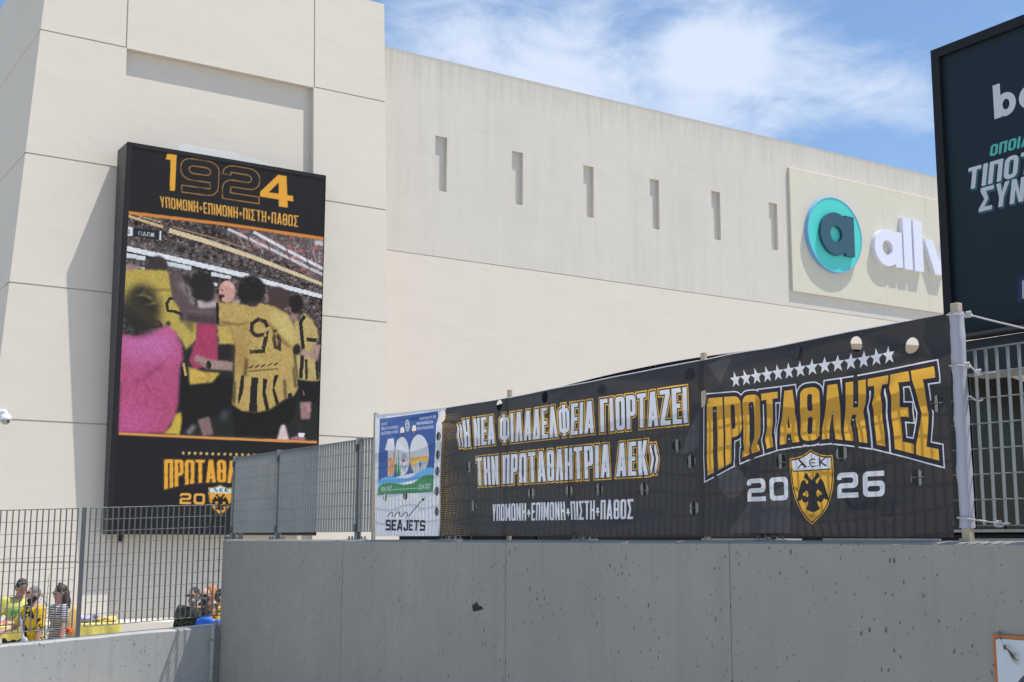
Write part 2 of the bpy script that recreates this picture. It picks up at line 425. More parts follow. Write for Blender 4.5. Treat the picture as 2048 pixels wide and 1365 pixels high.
# ------------------------------------------------------------------ long wall with arch
SY = 27.6
ARC = (36.607, -56.0, 62.514)
def arc_z(x): return ARC[1] + math.sqrt(ARC[2] ** 2 - (x - ARC[0]) ** 2)
def build_long_wall():
    t = thing('stadium_wall', 'long cream stadium wall with narrow slots and wide arched opening', 'wall', (36, 28, GROUND))
    X0, X1, ZT, ZG = 13.3, 90.0, 12.43, 7.14
    b = MB()
    slots = [(15.405, 15.755, 8.89, 10.345), (17.76, 18.11, 8.89, 10.345), (20.12, 20.47, 8.88, 10.34), (22.48, 22.82, 8.865, 10.335), (24.82, 25.17, 8.865, 10.335), (27.16, 27.51, 8.86, 10.335)]
    xs = sorted({X0, X1} | {s[0] for s in slots} | {s[1] for s in slots})
    zs = sorted({ZG + .02, ZT, *[s[2] for s in slots], *[s[3] for s in slots]})
    def depth(x, z):
        for s in slots:
            if s[0] < x < s[1] and s[2] < z < s[3]: return .115
        return 0
    relief(b, xs, zs, depth, lambda x, z, d: (x, SY + d, z))
    b.quad((X0, SY, ZT), (X1, SY, ZT), (X1, SY + 3, ZT), (X0, SY + 3, ZT)); b.quad((X1, SY, ZT), (X1, SY, GROUND), (X1, SY + 3, GROUND), (X1, SY + 3, ZT))
    b.quad((X1, SY + 3, ZT), (X1, SY + 3, GROUND), (X0, SY + 3, GROUND), (X0, SY + 3, ZT))
    # groove under the upper band
    b.quad((X0, SY + .03, ZG), (X1, SY + .03, ZG), (X1, SY + .03, ZG + .02), (X0, SY + .03, ZG + .02))
    b.quad((X0, SY + .03, ZG + .02), (X1, SY + .03, ZG + .02), (X1, SY, ZG + .02), (X0, SY, ZG + .02))
    b.build('upper_wall', M['wall_upper'], t)
    c = MB(); JX = 14.55; XE = 58.6
    xs = [JX] + [JX + (XE - JX) * i / 60 for i in range(1, 61)]
    for x0, x1 in zip(xs, xs[1:]):
        z0, z1 = arc_z(x0), arc_z(x1)
        c.quad((x0, SY, z0), (x1, SY, z1), (x1, SY, ZG), (x0, SY, ZG))
        c.quad((x0, SY, z0), (x0, SY + 3, z0), (x1, SY + 3, z1), (x1, SY, z1))      # soffit
    c.quad((X0, SY, GROUND), (JX, SY, GROUND), (JX, SY, ZG), (X0, SY, ZG)); c.quad((XE, SY, GROUND), (X1, SY, GROUND), (X1, SY, ZG), (XE, SY, ZG))
    c.quad((JX, SY, GROUND), (JX, SY + 3, GROUND), (JX, SY + 3, arc_z(JX)), (JX, SY, arc_z(JX))); c.quad((XE, SY, GROUND), (XE, SY + 3, GROUND), (XE, SY + 3, arc_z(XE)), (XE, SY, arc_z(XE)))
    c.quad((X0, SY, ZG), (X1, SY, ZG), (X1, SY + .03, ZG), (X0, SY + .03, ZG))
    c.build('lower_wall', M['wall_lower'], t)
    # dark glazing under the arch: set back more and more towards the right
    gl = MB(); mu = MB()
    def GY(x): return SY + .12 + max(0, x - 21.5) * .118
    x = JX + .02; k = 0
    while x < 50:
        x1 = x + 2.05
        gl.quad((x, GY(x), GROUND), (x1, GY(x1), GROUND), (x1, GY(x1), arc_z(x1) - .01), (x, GY(x), arc_z(x) - .01))
        mu.hexa([(x - .03, GY(x) - .05, GROUND), (x + .03, GY(x) - .05, GROUND), (x + .03, GY(x) + .02, GROUND), (x - .03, GY(x) + .02, GROUND)],
                [(x - .03, GY(x) - .05, arc_z(x)), (x + .03, GY(x) - .05, arc_z(x)), (x + .03, GY(x) + .02, arc_z(x)), (x - .03, GY(x) + .02, arc_z(x))])
        x = x1
    g = gl.build('glazing', M['glass'], t); mu.build('mullion', M['mullion'], t)
    return t
build_long_wall()

# ------------------------------------------------------------------ near concrete wall and ramp wall
WX0, WX1 = 5.5, 5.86
def build_near_walls():
    b = MB()
    y0, y1 = -8.0, 15.0
    # front face cut along the pour joints so that they read as real lines
    js = [(11.62, .004), (8.62, .003), (6.02, .004)]
    edges = sorted([y0, y1] + [j - w for j, w in js] + [j + w for j, w in js])
    for a, c in zip(edges, edges[1:]):
        dd = .004 if c - a < .05 else 0
        b.quad((WX0 + dd, c, GROUND), (WX0 + dd, a, GROUND), (WX0 + dd, a, -.012), (WX0 + dd, c, -.012))
        if dd:
            for yy in (a, c): b.quad((WX0, yy, GROUND), (WX0 + dd, yy, GROUND), (WX0 + dd, yy, -.012), (WX0, yy, -.012))
        b.quad((WX0 + dd, c, -.012), (WX0 + dd, a, -.012), (WX0 + .02, a, 0), (WX0 + .02, c, 0))
    b.quad((WX0 + .02, y1, 0), (WX0 + .02, y0, 0), (WX0 + .10, y0, .010), (WX0 + .10, y1, .010)); b.quad((WX0 + .10, y1, .010), (WX0 + .10, y0, .010), (WX1, y0, 0), (WX1, y1, 0))
    b.quad((WX1, y1, 0), (WX1, y0, 0), (WX1, y0, GROUND), (WX1, y1, GROUND))
    for ye in (y0, y1): b.add([(WX0, ye, GROUND), (WX0, ye, -.012), (WX0 + .02, ye, 0), (WX0 + .10, ye, .010), (WX1, ye, 0), (WX1, ye, GROUND)], [(0, 1, 2, 3, 4, 5)])
    o = b.build('concrete_wall', M['concrete']); tag(o, 'tall grey pitted concrete wall carrying the fence and the long banner', 'wall')
    c = MB()
    def rz(x): return -1.155 + .058 * (x - 3.06)
    n = 40; xs = [-6 + (5.86 + 6) * i / n for i in range(n + 1)]
    Y0, Y1 = 15.02, 15.36
    rr = random.Random(3)
    jit = [rr.uniform(-.006, .006) for _ in xs]
    for i in range(n):
        a, d = xs[i], xs[i + 1]; za, zd = rz(a) + jit[i], rz(d) + jit[i + 1]
        c.quad((a, Y0, GROUND), (d, Y0, GROUND), (d, Y0, zd - .015), (a, Y0, za - .015))
        c.quad((a, Y0, za - .015), (d, Y0, zd - .015), (d, Y0 + .02, zd), (a, Y0 + .02, za))
        c.quad((a, Y0 + .02, za), (d, Y0 + .02, zd), (d, Y1, rz(d)), (a, Y1, rz(a)))
        c.quad((a, Y1, rz(a)), (d, Y1, rz(d)), (d, Y1, GROUND), (a, Y1, GROUND))
    c.quad((xs[0], Y0, GROUND), (xs[0], Y0, rz(xs[0])), (xs[0], Y1, rz(xs[0])), (xs[0], Y1, GROUND))
    c.quad((5.86, Y0, GROUND), (5.86, Y1, GROUND), (5.86, Y1, rz(5.86)), (5.86, Y0, rz(5.86)))
    o = c.build('ramp_wall', M['concrete_top'], merge=True); tag(o, 'low pale concrete wall rising gently, below the sunlit open railing', 'wall')
    # conduit in the corner
    p = thing('conduit', 'grey conduit pipe clamped upright in the corner of the two concrete walls', 'pipe', (5.41, 14.96, GROUND))
    q = MB(); q.tube([(5.41, 14.965, GROUND), (5.41, 14.965, -1.3), (5.41, 14.965, -1.09), (5.415, 14.975, -1.05), (5.43, 15.0, -1.02), (5.47, 15.03, -.97)], .028, 12); q.build('pipe', M['concrete_top'], p, True)
    for z in (-1.22, -1.82):
        q = MB(); q.tube([(5.41, 14.965, z - .012), (5.41, 14.965, z + .012)], .035, 12); q.box(5.34, 5.48, 14.985, 15.015, z - .012, z + .012); q.build('clamp', M['concrete_top'], p)
build_near_walls()


# ------------------------------------------------------------------ fences of flat bars and cross rods
def fence_panel_y(y0, y1, z0, z1, x, parent, pitch=.0655, depth=.0245, rods=7, phase=0.0):
    b = MB()
    n = int(round((y1 - y0) / pitch))
    for i in range(n + 1):
        y = y0 + (y1 - y0) * i / n
        b.box(x - depth / 2, x + depth / 2, y - .0017, y + .0017, z0, z1 - .001)
    for k in range(1, rods):
        z = z0 + (z1 - z0) * k / rods
        b.tube([(x - depth / 2 + .002, y0 - .004, z), (x - depth / 2 + .002, y1 + .004, z)], .0036, 6)
    b.box(x - depth / 2 - .002, x + depth / 2 + .002, y0 - .005, y1 + .005, z1 - .003, z1 + .002)
    b.box(x - depth / 2 - .002, x + depth / 2 + .002, y0 - .005, y1 + .005, z0 - .004, z0 + .001)
    return b.build('grating_panel', M['galv'], parent)


def post_y(y, x, z0, z1, parent):
    b = MB(); b.box(x - .03, x + .03, y - .004, y + .004, z0, z1); b.box(x + .02, x + .03, y - .03, y + .03, z0, z1)
    b.box(x - .09, x + .09, y - .05, y + .05, z0, z0 + .01)
    o = b.build('post', M['galv'], parent)
    for z in (z0 + .12, z1 - .1):
        c = MB(); c.box(x - .042, x - .016, y - .024, y - .005, z - .035, z + .035); c.build('clip', M['galv_dark'], o)
        c = MB(); c.tube([(x - .029, y - .034, z), (x - .029, y - .0245, z)], .011, 6); c.build('bolt', M['galv_dark'], o)
    for dx in (-.07, .07):
        for dy in (-.035, .035): c = MB(); c.tube([(x + dx, y + dy, z0 + .0105), (x + dx, y + dy, z0 + .035)], .009, 6); c.build('bolt', M['galv_dark'], o)
    return o


FX = 5.68
def build_near_fence():
    t = thing('grating_fence', 'galvanised flat bar fence on top of the tall concrete wall, behind the banner', 'fence', (FX, 9, 0))
    ps = [15.16, 13.75, 11.68, 9.80, 7.80, 5.84, 3.84, 1.84, -.16]
    for y in ps: post_y(y, FX, .008, 1.03, t)
    for a, c in zip(ps, ps[1:]): fence_panel_y(c + .035, a - .035, .09, 1.014, FX, t)
build_near_fence()


def build_ramp_fence():
    t = thing('ramp_railing', 'dark open railing of thin upright bars on the low rising wall', 'fence', (1, 15.2, -1.2))
    Y = 15.2; sl = .052
    def zt(x): return .323 + .0425 * (x - 2.997)
    def zb(x): return -1.032 + sl * (x - 3.082)
    posts = [5.80, 3.885, 1.92, -.05, -2.0, -4.0]
    for i, px in enumerate(posts):
        b = MB(); b.box(px - .022, px + .022, Y - .02, Y + .02, -1.2 + .058 * (px - 3.06), zt(px) + .008); b.build('post', M['galv_dark'], t)
        if i == len(posts) - 1: break
        x1, x0 = px - .07, posts[i + 1] + .07
        p = MB(); n = int(round((x1 - x0) / .0655))
        for k in range(n + 1):
            x = x0 + (x1 - x0) * k / n
            p.box(x - .0045, x + .0045, Y - .015, Y + .015, zb(x), zt(x))
        for r in range(0, 11):
            f = r / 10
            za, zc = zb(x0) * (1 - f) + zt(x0) * f, zb(x1) * (1 - f) + zt(x1) * f
            rad = .0034 if 0 < r < 10 else .006
            p.tube([(x0 - .006, Y - .013, za), (x1 + .006, Y - .013, zc)], rad, 6)
        p.build('bar_panel', M['galv_dark'], t)
build_ramp_fence()

# ------------------------------------------------------------------ lettering: outlines as loops of points
def rr(x0, y0, x1, y1, r, n=4):
    r = min(r, (x1 - x0) / 2 - 1e-4, (y1 - y0) / 2 - 1e-4); p = []
    for cx, cy, a in ((x1 - r, y0 + r, -90), (x1 - r, y1 - r, 0), (x0 + r, y1 - r, 90), (x0 + r, y0 + r, 180)):
        for k in range(n + 1):
            q = math.radians(a + 90 * k / n); p.append((cx + r * math.cos(q), cy + r * math.sin(q)))
    return p


def ellipse(cx, cy, rx, ry, n=24):
    return [(cx + rx * math.cos(2 * math.pi * k / n), cy + ry * math.sin(2 * math.pi * k / n)) for k in range(n)]


def glyph(ch, w, s, h, r):
    """condensed block capital of height 1: (loops, width); the first loop is the outside"""
    c = w / 2
    if ch == 'Ι': return [[(0, 0), (s, 0), (s, 1), (0, 1)]], s
    if ch == 'Η': return [[(0, 0), (s, 0), (s, .5 - h / 2), (w - s, .5 - h / 2), (w - s, 0), (w, 0), (w, 1), (w - s, 1), (w - s, .5 + h / 2), (s, .5 + h / 2), (s, 1), (0, 1)]], w
    if ch == 'Π': return [[(0, 0), (s, 0), (s, 1 - h), (w - s, 1 - h), (w - s, 0), (w, 0), (w, 1), (0, 1)]], w
    if ch == 'Ν': return [[(0, 0), (s, 0), (s, .58), (w - s, 0), (w, 0), (w, 1), (w - s, 1), (w - s, .42), (s, 1), (0, 1)]], w
    if ch == 'Ε':
        w *= .86; return [[(0, 0), (w, 0), (w, h), (s, h), (s, .5 - h / 2), (.88 * w, .5 - h / 2), (.88 * w, .5 + h / 2), (s, .5 + h / 2), (s, 1 - h), (w, 1 - h), (w, 1), (0, 1)]], w
    if ch == 'F':
        w *= .86; return [[(0, 0), (s, 0), (s, .5 - h / 2), (.88 * w, .5 - h / 2), (.88 * w, .5 + h / 2), (s, .5 + h / 2), (s, 1 - h), (w, 1 - h), (w, 1), (0, 1)]], w
    if ch == 'Γ':
        w *= .84; return [[(0, 0), (s, 0), (s, 1 - h), (w, 1 - h), (w, 1), (0, 1)]], w
    if ch == 'Τ': return [[(c - s / 2, 0), (c + s / 2, 0), (c + s / 2, 1 - h), (w, 1 - h), (w, 1), (0, 1), (0, 1 - h), (c - s / 2, 1 - h)]], w
    if ch in 'ΛΑΔ':
        w *= 1.08; c = w / 2; k = c - .62 * s; ap = min(.93, (c - s) / k)
        top = [(c + .62 * s, 1), (c - .62 * s, 1)]
        if ch == 'Λ': return [[(0, 0), (s, 0), (c, ap), (w - s, 0), (w, 0)] + top], w
        if ch == 'Α':
            y0 = .17; y1 = y0 + h
            return [[(0, 0), (s, 0), (s + k * y0, y0), (w - s - k * y0, y0), (w - s, 0), (w, 0)] + top, [(s + k * y1, y1), (c, ap), (w - s - k * y1, y1)]], w
        return [[(0, 0), (w, 0)] + top, [(s + k * h, h), (c, ap), (w - s - k * h, h)]], w
    if ch == 'Φ':
        w *= 1.32; c = w / 2; a, b = .11, .89; e = s * .46
        right = rr(0, a, w, b, r * 1.3); R = [p for p in right if p[0] > c + e]; Lf = [p for p in right if p[0] < c - e]
        R.sort(key=lambda p: math.atan2(p[1] - .5, p[0] - c)); Lf.sort(key=lambda p: -math.atan2(p[1] - .5, c - p[0]))
        out = [(c - e, 0), (c + e, 0), (c + e, a)] + R + [(c + e, b), (c + e, 1), (c - e, 1), (c - e, b)] + Lf + [(c - e, a)]
        return [out, rr(s * .85, a + h, c - e, b - h, .04)[::-1], rr(c + e, a + h, w - s * .85, b - h, .04)[::-1]], w
    if ch == 'Ο': return [rr(0, 0, w, 1, r), rr(s, h, w - s, 1 - h, r * .5)[::-1]], w
    if ch == 'Θ': return [rr(0, 0, w, 1, r), rr(s, h, w - s, .5 - h * .45, r * .45)[::-1], rr(s, .5 + h * .45, w - s, 1 - h, r * .45)[::-1]], w
    if ch == 'Ρ':
        body = rr(-.5, .38, w, 1, r); R = [p for p in body if p[0] > .01]
        R.sort(key=lambda p: math.atan2(p[1] - .69, p[0] - .02))
        return [[(0, 0), (s, 0), (s, .38)] + R + [(0, 1)], rr(s, .38 + h, w - s, 1 - h, r * .5)[::-1]], w
    if ch == 'Ζ': return [[(0, 0), (w, 0), (w, h), (s * 1.1, h), (w, 1 - h), (w, 1), (0, 1), (0, 1 - h), (w - s * 1.1, 1 - h), (0, h)]], w
    if ch == 'Ω':
        w *= 1.06
        top = [p for p in rr(0, 0, w, 1, r) if p[1] > .5]
        inn = [p for p in rr(s, .1, w - s, 1 - h, r * .5) if p[1] > .5][::-1]
        return [[(0, 0), (.44 * w, 0), (.44 * w, .16), (s, .25)] + inn + [(w - s, .25), (.56 * w, .16), (.56 * w, 0), (w, 0), (w, h * .9), (w * .92, h * .9), (w, .27)] + top + [(0, .27), (w * .08, h * .9), (0, h * .9)]], w
    if ch == 'Κ': return [[(0, 0), (s, 0), (s, .34), (w - s * 1.05, 0), (w, 0), (.64 * w, .52), (w, 1), (w - s * 1.05, 1), (s, .66), (s, 1), (0, 1)]], w
    if ch == 'Χ': return [[(0, 0), (s, 0), (c, .38), (w - s, 0), (w, 0), (c + s * .55, .5), (w, 1), (w - s, 1), (c, .62), (s, 1), (0, 1), (c - s * .55, .5)]], w
    if ch == 'J': return [[(0, .32), (0, .12), (.12, 0), (w - .12, 0), (w, .12), (w, 1), (w - s, 1), (w - s, h), (s, h), (s, .32)]], w
    if ch == 'S':
        L = digits('2', w, h * 1.05, 0, .16)[0][0]; return [[(w - a * w, b) for a, b in l][::-1] for l in L], w
    if ch == 'Υ': return [[(c - s / 2, 0), (c + s / 2, 0), (c + s / 2, .40), (w, 1), (w - s, 1), (c, .60), (s, 1), (0, 1), (c - s / 2, .40)]], w
    if ch == 'Μ':
        w *= 1.22; c = w / 2; return [[(0, 0), (s, 0), (s, .62), (c - .28 * s, .14), (c + .28 * s, .14), (w - s, .62), (w - s, 0), (w, 0), (w, 1), (w - s, 1), (c, .46), (s, 1), (0, 1)]], w
    if ch == 'Σ': return [[(0, 0), (w, 0), (w, h), (s * 1.25, h), (.66 * w, .5), (s * 1.25, 1 - h), (w, 1 - h), (w, 1), (0, 1), (0, 1 - h * .85), (.36 * w, .5), (0, h * .85)]], w
    if ch in '«»':
        q = s * .62; W = w * .9; L = []
        for o in (0, W * .52):
            L.append([(o, .45), (o + W * .34, .03), (o + W * .34 + q * .5, .03), (o + W * .34 + q * .5, .22), (o + q, .45), (o + W * .34 + q * .5, .68), (o + W * .34 + q * .5, .87), (o + W * .34, .87)])
        ww = W * .52 + W * .34 + q * .5
        if ch == '»': L = [[(ww - x, y) for x, y in l][::-1] for l in L]
        return L, ww
    if ch == '+':                                      # small crowned cross between the words
        L = [[(.13, .18), (.19, .18), (.19, .36), (.3, .34), (.3, .44), (.22, .47), (.26, .56), (.2, .64), (.16, .56), (.12, .64), (.06, .56), (.10, .47), (.02, .44), (.02, .34), (.13, .36)]]
        return L, .32
    return [], w * .62


def set_text(txt, w=.42, s=.17, h=.13, r=.12, gap=.085):
    """list of letters, each a list of loops, in a box 0..width x 0..1"""
    x = 0; out = []
    for ch in txt:
        L, ww = glyph(ch, w, s, h, r)
        if ch == ' ': x += w * .5; continue
        out.append([[(px + x, py) for px, py in l] for l in L]); x += ww + gap
    W = x - gap
    return [[[(px / W, py) for px, py in l] for l in g] for g in out]


def digits(txt, w=.92, t=.2, gap=.2, r=.2):
    x = 0; out = []
    for ch in txt:
        if ch == '0': L = [rr(0, 0, w, 1, r), rr(t, t, w - t, 1 - t, r * .55)[::-1]]; ww = w
        elif ch in '69':
            bowl = [p for p in rr(0, 0, w, .62, r)]
            br = [p for p in bowl if p[0] > w / 2]; bl = [p for p in bowl if p[0] < w / 2 and p[1] < .3]
            tl = [p for p in rr(0, .2, w, 1, r) if p[0] < w / 2 and p[1] > .6]
            L = [br + [(t, .62), (t, 1 - t), (w * .97, 1 - t), (w * .97, 1)] + tl + bl, rr(t, t, w - t, .62 - t, r * .5)[::-1]]; ww = w
            if ch == '9': L = [[(w - a, 1 - b) for a, b in l] for l in L]
        elif ch == '2':
            tr = [p for p in rr(0, .38, w, 1, r) if p[0] > w / 2]; itr = [p for p in rr(0, .38 + t, w - t, 1 - t, r * .5) if p[0] > w / 2][::-1]
            tl = [p for p in rr(0, .38, w, 1, r) if p[0] < w / 2 and p[1] > .7]; bl = [p for p in rr(0, 0, w, .38 + t, r) if p[0] < w / 2 and p[1] > .3]
            L = [[(0, 0), (w, 0), (w, t), (t, t), (t, .36)] + [(t * 1.2, .38)] + tr + tl + [(0, .72), (t, .72), (t, 1 - t)] + itr + bl]; ww = w
        elif ch == '1': L = [[(.22, 0), (.46, 0), (.46, 1), (.08, 1), (.02, .84), (.22, .84)]]; ww = .5
        elif ch == '4': L = [[(.52, 0), (.76, 0), (.76, .22), (.92, .22), (.92, .40), (.76, .40), (.76, 1), (.50, 1), (0, .38), (0, .22), (.52, .22)], [(.24, .40), (.52, .76), (.52, .40)]]; ww = .94
        else: L = [[(.0, .42), (.3, .42), (.3, .55), (0, .55)]]; ww = .3
        out.append([[(a + x, b) for a, b in l] for l in L]); x += ww + gap
    W = x - gap
    return [[[(a / W, b) for a, b in l] for l in g] for g in out], W


def area(l):
    x = np.array(l); return .5 * float(np.sum(x[:, 0] * np.roll(x[:, 1], -1) - np.roll(x[:, 0], -1) * x[:, 1]))


def clean(l, eps=1e-5):
    o = []
    for p in l:
        if not o or abs(p[0] - o[-1][0]) + abs(p[1] - o[-1][1]) > eps: o.append(tuple(p))
    if len(o) > 1 and abs(o[0][0] - o[-1][0]) + abs(o[0][1] - o[-1][1]) <= eps: o.pop()
    return o


def grow(g, d):
    """a letter's loops pushed outwards by d (mitred); holes shrink and vanish"""
    out = []
    outs = [i for i in range(len(g))]
    for i, l in enumerate(g):
        l = clean(l)
        if len(l) < 3: continue
        hole = False
        if i > 0:                                                     # inside the first loop?
            hole = bool(inside(np.array([np.mean(np.array(l), 0)]), [g[0]])[0]) and abs(area(l)) < abs(area(g[0])) * .9
        A = area(l); ccw = A > 0
        if ccw == hole: l = l[::-1]
        P = np.array(l)
        if hole:
            ext = P.max(0) - P.min(0)
            if min(ext) < 2.1 * d: continue
        e = np.roll(P, -1, 0) - P; e /= np.maximum(np.hypot(e[:, 0], e[:, 1])[:, None], 1e-9)
        n = np.c_[e[:, 1], -e[:, 0]]; n0 = np.roll(n, 1, 0); b = n + n0
        q = np.maximum((b * n).sum(1), .38)
        N = P + b / q[:, None] * d
        out.append([tuple(p) for p in N])
    return out


def inside(pts, loops):
    pts = np.asarray(pts, float); c = np.zeros(len(pts), bool)
    for l in loops:
        L = np.asarray(l, float); x, y = pts[:, 0], pts[:, 1]
        lo, hi = L.min(0), L.max(0)
        ix = np.nonzero((x >= lo[0]) & (x <= hi[0]) & (y >= lo[1]) & (y <= hi[1]))[0]
        if len(ix) == 0: continue
        px, py = x[ix], y[ix]; r = np.zeros(len(ix), bool)
        for (ax, ay), (bx, by) in zip(L, np.roll(L, -1, 0)):
            if ay == by: continue
            k = ((ay > py) != (by > py)) & (px < (bx - ax) * (py - ay) / (by - ay) + ax); r ^= k
        c[ix] ^= r
    return c


def quad_map(tl, tr, bl, br):
    tl, tr, bl, br = map(np.array, (tl, tr, bl, br))
    def f(p):
        u, v = p; return tuple((1 - u) * ((1 - v) * bl + v * tl) + u * ((1 - v) * br + v * tr))
    return f


def warp(letters, f): return [[[f(p) for p in l] for l in g] for g in letters]


def split_edges(l, n):
    o = []
    for a, b in zip(l, l[1:] + l[:1]):
        k = max(1, int(math.hypot(b[0] - a[0], b[1] - a[1]) / n))
        o += [(a[0] + (b[0] - a[0]) * i / k, a[1] + (b[1] - a[1]) * i / k) for i in range(k)]
    return o


def font_text(txt, size=1.0, bold=0.0, shear=0.0, spacing=1.0, xs=1.0):
    """the loops of a line of text in the built-in face, lower-left at the origin; returns (letters, width)"""
    cu = bpy.data.curves.new('t', 'FONT'); cu.body = txt; cu.size = size; cu.offset = bold; cu.shear = shear; cu.space_character = spacing; cu.resolution_u = 4
    ob = bpy.data.objects.new('t', cu); COL.objects.link(ob)
    dg = bpy.context.evaluated_depsgraph_get(); me = ob.evaluated_get(dg).to_mesh()
    bm = bmesh.new(); bm.from_mesh(me); bmesh.ops.remove_doubles(bm, verts=bm.verts, dist=1e-5)
    nxt = {}
    for e in bm.edges:
        if len(e.link_loops) == 1:
            lp = e.link_loops[0]; nxt.setdefault(lp.vert.index, []).append(lp.link_loop_next.vert.index)
    bm.verts.ensure_lookup_table(); co = [(v.co.x * xs, v.co.y) for v in bm.verts]
    loops = []
    while nxt:
        s = next(iter(nxt)); l = [s]; cur = s
        while True:
            q = nxt[cur].pop()
            if not nxt[cur]: del nxt[cur]
            if q == s or q not in nxt: break
            l.append(q); cur = q
        if len(l) > 2: loops.append([co[i] for i in l])
    bm.free(); ob.evaluated_get(dg).to_mesh_clear(); bpy.data.objects.remove(ob); bpy.data.curves.remove(cu)
    allp = np.array([p for l in loops for p in l]) if loops else np.zeros((1, 2))
    mn = allp[:, 0].min()
    return [[[(a - mn, b) for a, b in l] for l in loops]], float(allp[:, 0].max() - mn)


def partition(outline, holes, layers, grid, place, parts, parent, jitter=0.0, thickness=None, solid=None):
    """one flat sheet cut along every printed outline. layers: [(key, letters)], later ones on top.
    place(u, v) -> 3-D point; parts: {key: (part name, material)}; triangles of a key become one mesh"""
    vs, es = [], []
    def add(l):
        l = clean(l, 2e-5)
        if len(l) < 3: return
        o = len(vs); vs.extend(l); es.extend((o + i, o + (i + 1) % len(l)) for i in range(len(l)))
    add(outline)
    for hl in holes: add(hl)
    for key, letters in layers:
        for g in letters:
            for l in g: add(l)
    O = np.array(outline); lo, hi = O.min(0), O.max(0)
    gx = np.arange(lo[0] + grid / 2, hi[0], grid); gy = np.arange(lo[1] + grid / 2, hi[1], grid)
    G = np.array([(a, b) for a in gx for b in gy])
    G = G[inside(G, [outline])]
    vs.extend(map(tuple, G))
    V, E, F, *_ = delaunay_2d_cdt([Vector(p) for p in vs], es, [], 0, 1e-6)
    V = np.array([tuple(p) for p in V]); T = np.array([f for f in F if len(f) == 3])
    C = V[T].mean(1)
    ok = inside(C, [outline])
    for hl in holes: ok &= ~inside(C, [hl])
    key = np.full(len(T), -1)
    names = []
    for k, letters in layers:
        if k not in names: names.append(k)
        ki = names.index(k)
        for g in letters: key[inside(C, g)] = ki
    # wind every triangle the same way
    a, b, c = V[T[:, 0]], V[T[:, 1]], V[T[:, 2]]
    cr = (b[:, 0] - a[:, 0]) * (c[:, 1] - a[:, 1]) - (b[:, 1] - a[:, 1]) * (c[:, 0] - a[:, 0])
    T[cr < 0] = T[cr < 0][:, ::-1]
    P3 = [place(p[0], p[1]) for p in V]
    groups = {}
    for t, k, o in zip(T, key, ok):
        if not o: continue
        nm = 'base' if k < 0 else names[k]
        pn, m = parts[nm]; groups.setdefault(pn, {}).setdefault(m.name, [m, []])[1].append(t)
    res = {}
    for pn, d in groups.items():
        mb = MB(); mats = []; idx = {}
        for mi, (mn, (m, ts)) in enumerate(d.items()):
            mats.append(m)
            for t in ts:
                f = []
                for i in t:
                    if i not in idx: idx[i] = len(mb.v); mb.v.append(tuple(P3[i]))
                    f.append(idx[i])
                mb.f.append(tuple(f)); mb.m.append(mi)
        res[pn] = mb.build(pn, mats, parent, smooth=True)
    return res


STAR = [(math.cos(math.radians(90 + 36 * k)) * (1 if k % 2 == 0 else .42), math.sin(math.radians(90 + 36 * k)) * (1 if k % 2 == 0 else .42)) for k in range(10)]
# double-headed eagle, right half (x to the right of the axis, y up, about 1 tall), as a silhouette
EAGLE_R = [(.0, .80), (.05, .84), (.11, .90), (.13, .96), (.16, .985), (.20, .985), (.235, .96), (.25, .92), (.285, .87), (.23, .865), (.20, .83), (.13, .78), (.135, .72), (.19, .70), (.23, .77), (.285, .82),
           (.34, .80), (.40, .70), (.45, .55), (.50, .38), (.56, .22), (.50, .27), (.49, .235), (.45, .28), (.42, .25), (.385, .31), (.36, .27), (.31, .21), (.24, .20), (.20, .22), (.155, .235), (.17, .16), (.21, .07), (.255, .035),
           (.20, .02), (.17, -.01), (.12, -.02), (.08, -.045), (.04, -.04), (.0, -.06)]
EAGLE_HOLE_R = [(.13, .42), (.15, .50), (.20, .535), (.25, .50), (.30, .47), (.33, .43), (.30, .385), (.255, .40), (.21, .345), (.16, .36)]
def eagle(): 
    R = EAGLE_R; L = [(-x, y) for x, y in R[1:-1]][::-1]
    return [R[::-1] + L[::-1] if False else [(x, y) for x, y in R] + L, EAGLE_HOLE_R, [(-x, y) for x, y in EAGLE_HOLE_R][::-1]]
def crest_shield(n=10):
    pts = [(0, 1.0), (.10, .955), (.24, .915), (.38, .90), (.50, .898)]
    right = [(.512, .80), (.515, .68), (.51, .56), (.48, .44), (.42, .31), (.33, .19), (.22, .09), (.10, .02), (0, -.03)]
    R = pts + right
    return R + [(-x, y) for x, y in R[1:-1]][::-1]

# ------------------------------------------------------------------ the long banner on the fence
BX, BY = 5.62, 11.25
def bs(x, y):
    p = on_x(x, y, BX); return (BY - p[1], p[2])
def b7(x, y): return bs(x / 3.9 + 880, y / 3.9 + 740)          # traced on enlarged crops of the banner
def b8(x, y): return bs(x / 2.786 + 1380, y / 2.786 + 600)
def b6(x, y): return bs(x / 4.55 + 720, y / 4.55 + 800)
def bl_(x, y): return bs(x / 7.379 + 750, y / 7.379 + 815)     # civic emblem crop
def bc(x, y): return bs(x / 7.583 + 1540, y / 7.583 + 880)     # crest crop


